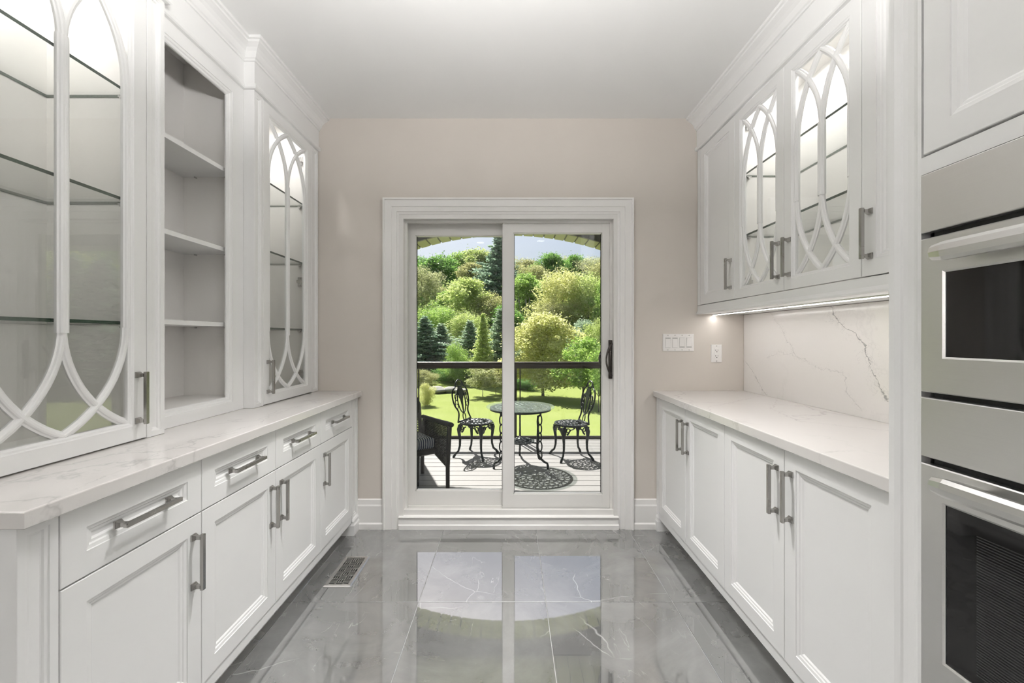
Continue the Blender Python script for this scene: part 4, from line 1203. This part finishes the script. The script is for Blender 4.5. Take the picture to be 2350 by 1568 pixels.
for nm, kw in (('dense', dict(n=20000, leaf=.135, nb=46, wide=.42, h0=.16)), ('dense_b', dict(n=20000, leaf=.135, nb=50, wide=.38, h0=.14)), ('airy', dict(n=14000, leaf=.115, nb=60, wide=.44, h0=.22)),
               ('bush', dict(n=20000, leaf=.12, h0=.04, nb=44, wide=.52)), ('tall', dict(n=12000, leaf=.12, h0=.34, nb=44, wide=.26)), ('small', dict(n=4500, leaf=.20, h0=.30, nb=30, wide=.40))):
    bl, me = proto_round(**kw)
    PR[nm] = (me, mesh_of(trunk_mb(bl, kw.get('h0', .30), .016 if nm != 'small' else .012, 12, 4 if nm == 'tall' else 1)))
def proto_conifer(n=16000, leaf=.12, wide=.24):
    pts = []
    nb = 110
    for k in range(nb):
        f = (k+.5)/nb; z = .08 + .91*f; L = wide*(1-f)**1.05*rng.uniform(.5, 1.3)+.010; a = k*2.4
        m_ = int(n/nb*(1.5*(1-f)+.12)) + 3; s = rng.uniform(.05, 1, m_)**.8
        q = np.stack([s*L*math.cos(a), s*L*math.sin(a), z - .10*s*L/wide*.5 + .04*s*s], 1) + rng.normal(size=(m_, 3))*np.array([.020, .020, .012])*(1.25-f)
        pts.append(q)
    return leaf_mesh('crown', np.concatenate(pts), leaf*.10, .1)
ctr = MB(); ctr.tube([(0,0,-.03), (0,0,.5), (0,0,.99)], [.016, .010, .001], 7)
cm = mesh_of(ctr)
PR['conifer'] = (proto_conifer(), cm); PR['conifer_thin'] = (proto_conifer(9000, .12, .13), cm)

def tree(name, label, cat, px, top, D, width, proto, leaf, bark='grey', base=None, group=None, rot=None):
    """px: image column used to find x at depth D, top: row of the crown's top; width in px of the crown"""
    x = (px-1171)*D/960; ztop = 1.25 - (top-775)*D/960; z0 = hgt(x, D) if base is None else base
    H = ztop - z0
    t = thing(name, label, cat, (x, D, z0), group)
    cme, tme = PR[proto]
    wr = {'dense': .42, 'dense_b': .37, 'airy': .42, 'bush': .52, 'tall': .27, 'small': .40, 'conifer': .24, 'conifer_thin': .13}[proto]
    sx = (1.9 if proto == 'conifer' else 1.3 if 'conifer' in proto else 1.18)*(width*D/960/2)/wr
    for nm, me, mt in (('crown', cme, LM[leaf]), ('trunk', tme, BK[bark])):
        o = bpy.data.objects.new(nm, me); COL.objects.link(o); o.parent = t
        if not me.materials: me.materials.append(mt)
        o.material_slots[0].link = 'OBJECT'; o.material_slots[0].material = mt
        o.scale = (sx, sx, H) if nm == 'crown' else (min(sx, H), min(sx, H), H)
    t.rotation_euler = (0, 0, rng.uniform(0, 6.28) if rot is None else rot)
    return t
G = 'hillside trees'
TREES = [
 # hill crest
 ('maple_tree', 'deep green tree on the hill crest at the far left of the left pane', 962, 590, 78, 84, 'dense', 'maple', 'grey'),
 ('maple_tree', 'large dark green maple standing below the crest in the left pane', 1012, 586, 66, 104, 'dense_b', 'maple', 'dark'),
 ('leafy_tree', 'yellow-green round tree on the crest above the willow', 1058, 580, 80, 104, 'dense', 'fresh', 'grey'),
 ('leafy_tree', 'olive round crown on the crest left of the tall pine', 1102, 572, 80, 104, 'dense_b', 'lime', 'grey'),
 ('leafy_tree', 'olive-brown tree below the crest beside the tall pine', 1082, 604, 62, 92, 'dense', 'olive', 'grey'),
 ('leafy_tree', 'brown budding tree on the crest right behind the door mullion', 1172, 592, 80, 100, 'airy', 'brown', 'grey'),
 ('leafy_tree', 'olive tree on the crest at the left of the right pane', 1208, 596, 80, 96, 'dense', 'olive', 'grey'),
 ('maple_tree', 'dark green maple breaking the skyline in the right pane', 1262, 582, 72, 84, 'dense_b', 'maple', 'dark'),
 ('maple_tree', 'green maple on the crest above the golden-olive tree', 1322, 586, 76, 84, 'dense', 'maple', 'dark'),
 ('leafy_tree', 'brown leafless-looking tree on the crest at the far right', 1364, 590, 74, 96, 'airy', 'brown', 'grey'),
 ('leafy_tree', 'brownish tree between the two crest maples', 1292, 590, 82, 86, 'airy', 'brown', 'grey'),
 # middle slope
 ('leafy_tree', 'olive-brown budding tree at the left edge of the left pane', 968, 612, 44, 96, 'airy', 'brown', 'grey'),
 ('pine_tree', 'tall blue-green pine rising above the skyline by the mullion', 1143, 541, 46, 96, 'conifer', 'pine', 'dark'),
 ('leafy_tree', 'grey-green tree under the tall pine', 1118, 632, 48, 80, 'dense', 'grey', 'grey'),
 ('willow_tree', 'bright yellow-green spreading tree in the middle of the left pane', 1072, 640, 34, 150, 'dense', 'lime', 'grey'),
 ('leafy_tree', 'fresh green tree in front of the bright willow, left', 1015, 702, 30, 112, 'airy', 'fresh', 'grey'),
 ('leafy_tree', 'fresh green tree beside the mullion in the left pane', 1128, 672, 32, 92, 'airy', 'olive', 'grey'),
 ('conifer_tree', 'dark conifer tip among the crest trees of the right pane', 1240, 612, 62, 50, 'conifer', 'pine', 'dark'),
 ('birch_tree', 'fresh green birch with pale stems at the left of the right pane', 1206, 622, 36, 96, 'tall', 'fresh', 'pale'),
 ('birch_tree', 'slim birch with a forked pale trunk right of the birch clump', 1240, 640, 38, 70, 'tall', 'fresh', 'pale'),
 ('leafy_tree', 'broad golden-olive tree in the centre of the right pane', 1292, 616, 31, 130, 'airy', 'gold', 'grey'),
 ('leafy_tree', 'tall yellow-olive tree at the right of the right pane', 1350, 625, 30, 120, 'airy', 'lime', 'grey'),
 ('leafy_tree', 'fresh green tree at the far right edge of the right pane', 1392, 640, 28, 90, 'dense', 'fresh', 'grey'),
 ('leafy_tree', 'shaded deep green tree under the golden-olive tree', 1310, 700, 36, 90, 'dense_b', 'maple', 'dark'),
 ('leafy_tree', 'olive tree filling the slope below the dark maple', 1000, 655, 52, 76, 'airy', 'olive', 'grey'),
 ('leafy_tree', 'pale green tree on the slope left of the bright willow', 1030, 668, 40, 80, 'dense', 'fresh', 'grey'),
 ('leafy_tree', 'brownish tree on the slope just behind the bright willow', 1108, 640, 56, 60, 'airy', 'brown', 'grey'),
 ('leafy_tree', 'yellow-green tree low on the slope under the bright willow', 1068, 715, 28, 100, 'airy', 'lime', 'grey'),
 ('leafy_tree', 'shaded green tree low on the slope behind the mullion', 1160, 700, 30, 90, 'dense_b', 'maple', 'dark'),
 ('leafy_tree', 'green tree filling the slope behind the birch clump', 1190, 640, 52, 80, 'dense', 'maple', 'dark'),
 ('leafy_tree', 'olive tree on the slope above the slim birch', 1228, 606, 58, 84, 'airy', 'olive', 'grey'),
 ('leafy_tree', 'brown-olive tree low beneath the golden-olive tree', 1268, 690, 29, 80, 'airy', 'olive', 'grey'),
 ('leafy_tree', 'grey-green tree low at the right of the right pane', 1340, 735, 24, 90, 'dense', 'grey', 'grey'),
 ('leafy_tree', 'yellow-green tree low at the far right of the right pane', 1376, 730, 22, 70, 'airy', 'lime', 'grey'),
 ('leafy_tree', 'olive tree on the upper slope at the far right', 1390, 600, 56, 96, 'airy', 'olive', 'grey'),
 # front row
 ('pine_tree', 'dense blue-green pine at the lower left of the left pane', 974, 728, 24, 88, 'conifer', 'pine', 'dark'),
 ('pine_tree', 'second blue-green pine inward of the lower left pine', 1012, 745, 25, 84, 'conifer', 'grey', 'dark'),
 ('spruce_tree', 'grey-green spruce in front of the mullion side of the left pane', 1078, 738, 23, 78, 'conifer', 'grey', 'dark'),
 ('larch_tree', 'slim golden-green larch above the railing in the left pane', 1108, 722, 20.5, 56, 'conifer_thin', 'lime', 'grey'),
 ('spruce_tree', 'green spruce hidden partly by the mullion', 1148, 712, 22, 80, 'conifer', 'grey', 'dark'),
 ('leafy_bush', 'pale green bush low between the pines and the spruce', 1045, 790, 21, 70, 'bush', 'fresh', 'grey'),
 ('golden_tree', 'bright golden-yellow tree low in the right pane above the railing', 1246, 718, 17.5, 160, 'dense_b', 'gold', 'grey'),
 ('leafy_tree', 'shaded green tree standing on the lawn behind the right bistro chair', 1338, 775, 15.2, 110, 'small', 'fresh', 'grey'),
 ('leafy_tree', 'thin green sapling on the lawn at the far right', 1374, 800, 13.6, 64, 'small', 'fresh', 'grey'),
 ('sapling_tree', 'pale leaved sapling on the lawn right of the left chair', 1108, 836, 16.8, 76, 'small', 'brown', 'pale'),
 ('sapling_tree', 'thin sapling on the lawn beside the pale leaved one', 1138, 842, 17.6, 60, 'small', 'olive', 'grey'),
 ('leafy_bush', 'dark green bush at the lawn edge behind the left chair', 1040, 838, 21.5, 90, 'bush', 'maple', 'dark'),
 ('leafy_bush', 'green bush at the lawn edge behind the wicker armchair', 968, 850, 20, 76, 'bush', 'olive', 'dark'),
 ('leafy_bush', 'leafy green bush at the lawn edge under the golden tree', 1210, 862, 19.5, 70, 'bush', 'maple', 'dark'),
 ('leafy_bush', 'olive bush at the lawn edge right of the golden trunk', 1290, 850, 22, 90, 'bush', 'maple', 'dark'),
 ('leafy_bush', 'green bush at the lawn edge behind the right chair', 1362, 842, 21, 84, 'bush', 'fresh', 'dark'),
 ('leafy_bush', 'shaded bush at the lawn edge behind the mullion', 1150, 862, 22.5, 80, 'bush', 'maple', 'dark'),
 ('flowering_shrub', 'small pale leaved shrub on the lawn at the far left', 976, 880, 14.5, 44, 'bush', 'gold', 'grey'),
]
for nm, lab, x_, D, top, wd, pr_, lf in (
    ('pine_tree', 'broad blue-green pine right of the lawn, reflected in the left cabinet glass', 15.0, 18.0, 600, 190, 'conifer', 'pine'),
    ('pine_tree', 'grey-green pine right of the lawn, behind the broad reflected pine', 18.8, 20.5, 590, 190, 'conifer', 'grey'),
    ('leafy_tree', 'fresh green tree right of the lawn between the reflected pines', 17.8, 22.5, 610, 260, 'dense', 'fresh'),
    ('leafy_tree', 'yellow-green tree far right of the lawn beyond the reflected pines', 24.5, 25.0, 570, 260, 'dense_b', 'lime'),
    ('leafy_tree', 'olive tree right of the lawn nearest the house side', 13.2, 20.5, 640, 220, 'airy', 'olive'),
    ('leafy_tree', 'deep green tree on the slope right of the lawn', 27.0, 32.0, 540, 300, 'dense', 'maple')):
    TREES.append((nm, lab, 1171 + 960*x_/D, top, D, wd, pr_, lf, 'grey'))
for nm, lab, px_, top, D, wd, pr_, lf, bk in TREES:
    tree(nm, lab, 'bush' if ('bush' in nm or 'shrub' in nm) else 'tree', px_, top, D, wd, pr_, lf, bk, group=G)
# undergrowth on the slope: uncountable
n = 110000
yy = 25 + 68*rng.uniform(0, 1, n)**1.4; xx = rng.uniform(-.55, .55, n)*(yy+10)
zz = np.array([hgt(a_, b_) for a_, b_ in zip(xx, yy)]) + rng.uniform(0, 1, n)**1.5*(.6 + .05*yy)
P = np.stack([xx, yy, zz], 1)
me = leaf_mesh('undergrowth', P, .05 + .0030*yy); me.materials.append(leaf_mat('leaf_undergrowth', (.11, .22, .05), (.38, .46, .16), .5))
o = bpy.data.objects.new('undergrowth', me); COL.objects.link(o); o['kind'] = 'stuff'; tag(o, 'dark green undergrowth covering the hillside between the trees', 'undergrowth')
# field stones at the lawn edge
rk = pl('field_stone', (.33, .32, .30), .9, var=.25, nscale=9)
for i, (x, y, r, lab) in enumerate(((-3.1, 17.6, .42, 'flat grey stone at the lawn edge, left of three'), (-2.55, 17.8, .36, 'rounded grey stone in the middle of three at the lawn edge'), (-2.05, 17.5, .30, 'smallest grey stone at the lawn edge, right of three'))):
    mb = MB(); nn = 10
    mb.lathe([(r*math.sin(PI*k/8)*(1+.15*math.sin(k*2+i)), r*.42*math.cos(PI*k/8)) for k in range(9)], (x, y, hgt(x, y)+.1), nn)
    for k in range(len(mb.v)):
        p = mb.v[k]; q = 1 + .12*math.sin(p[0]*9+i)*math.sin(p[1]*8); mb.v[k] = (x+(p[0]-x)*q, y+(p[1]-y)*q, p[2])
    tag(obj('field_stone', mb, rk, None, smooth=True), lab, 'stone', 'stones at the lawn edge')
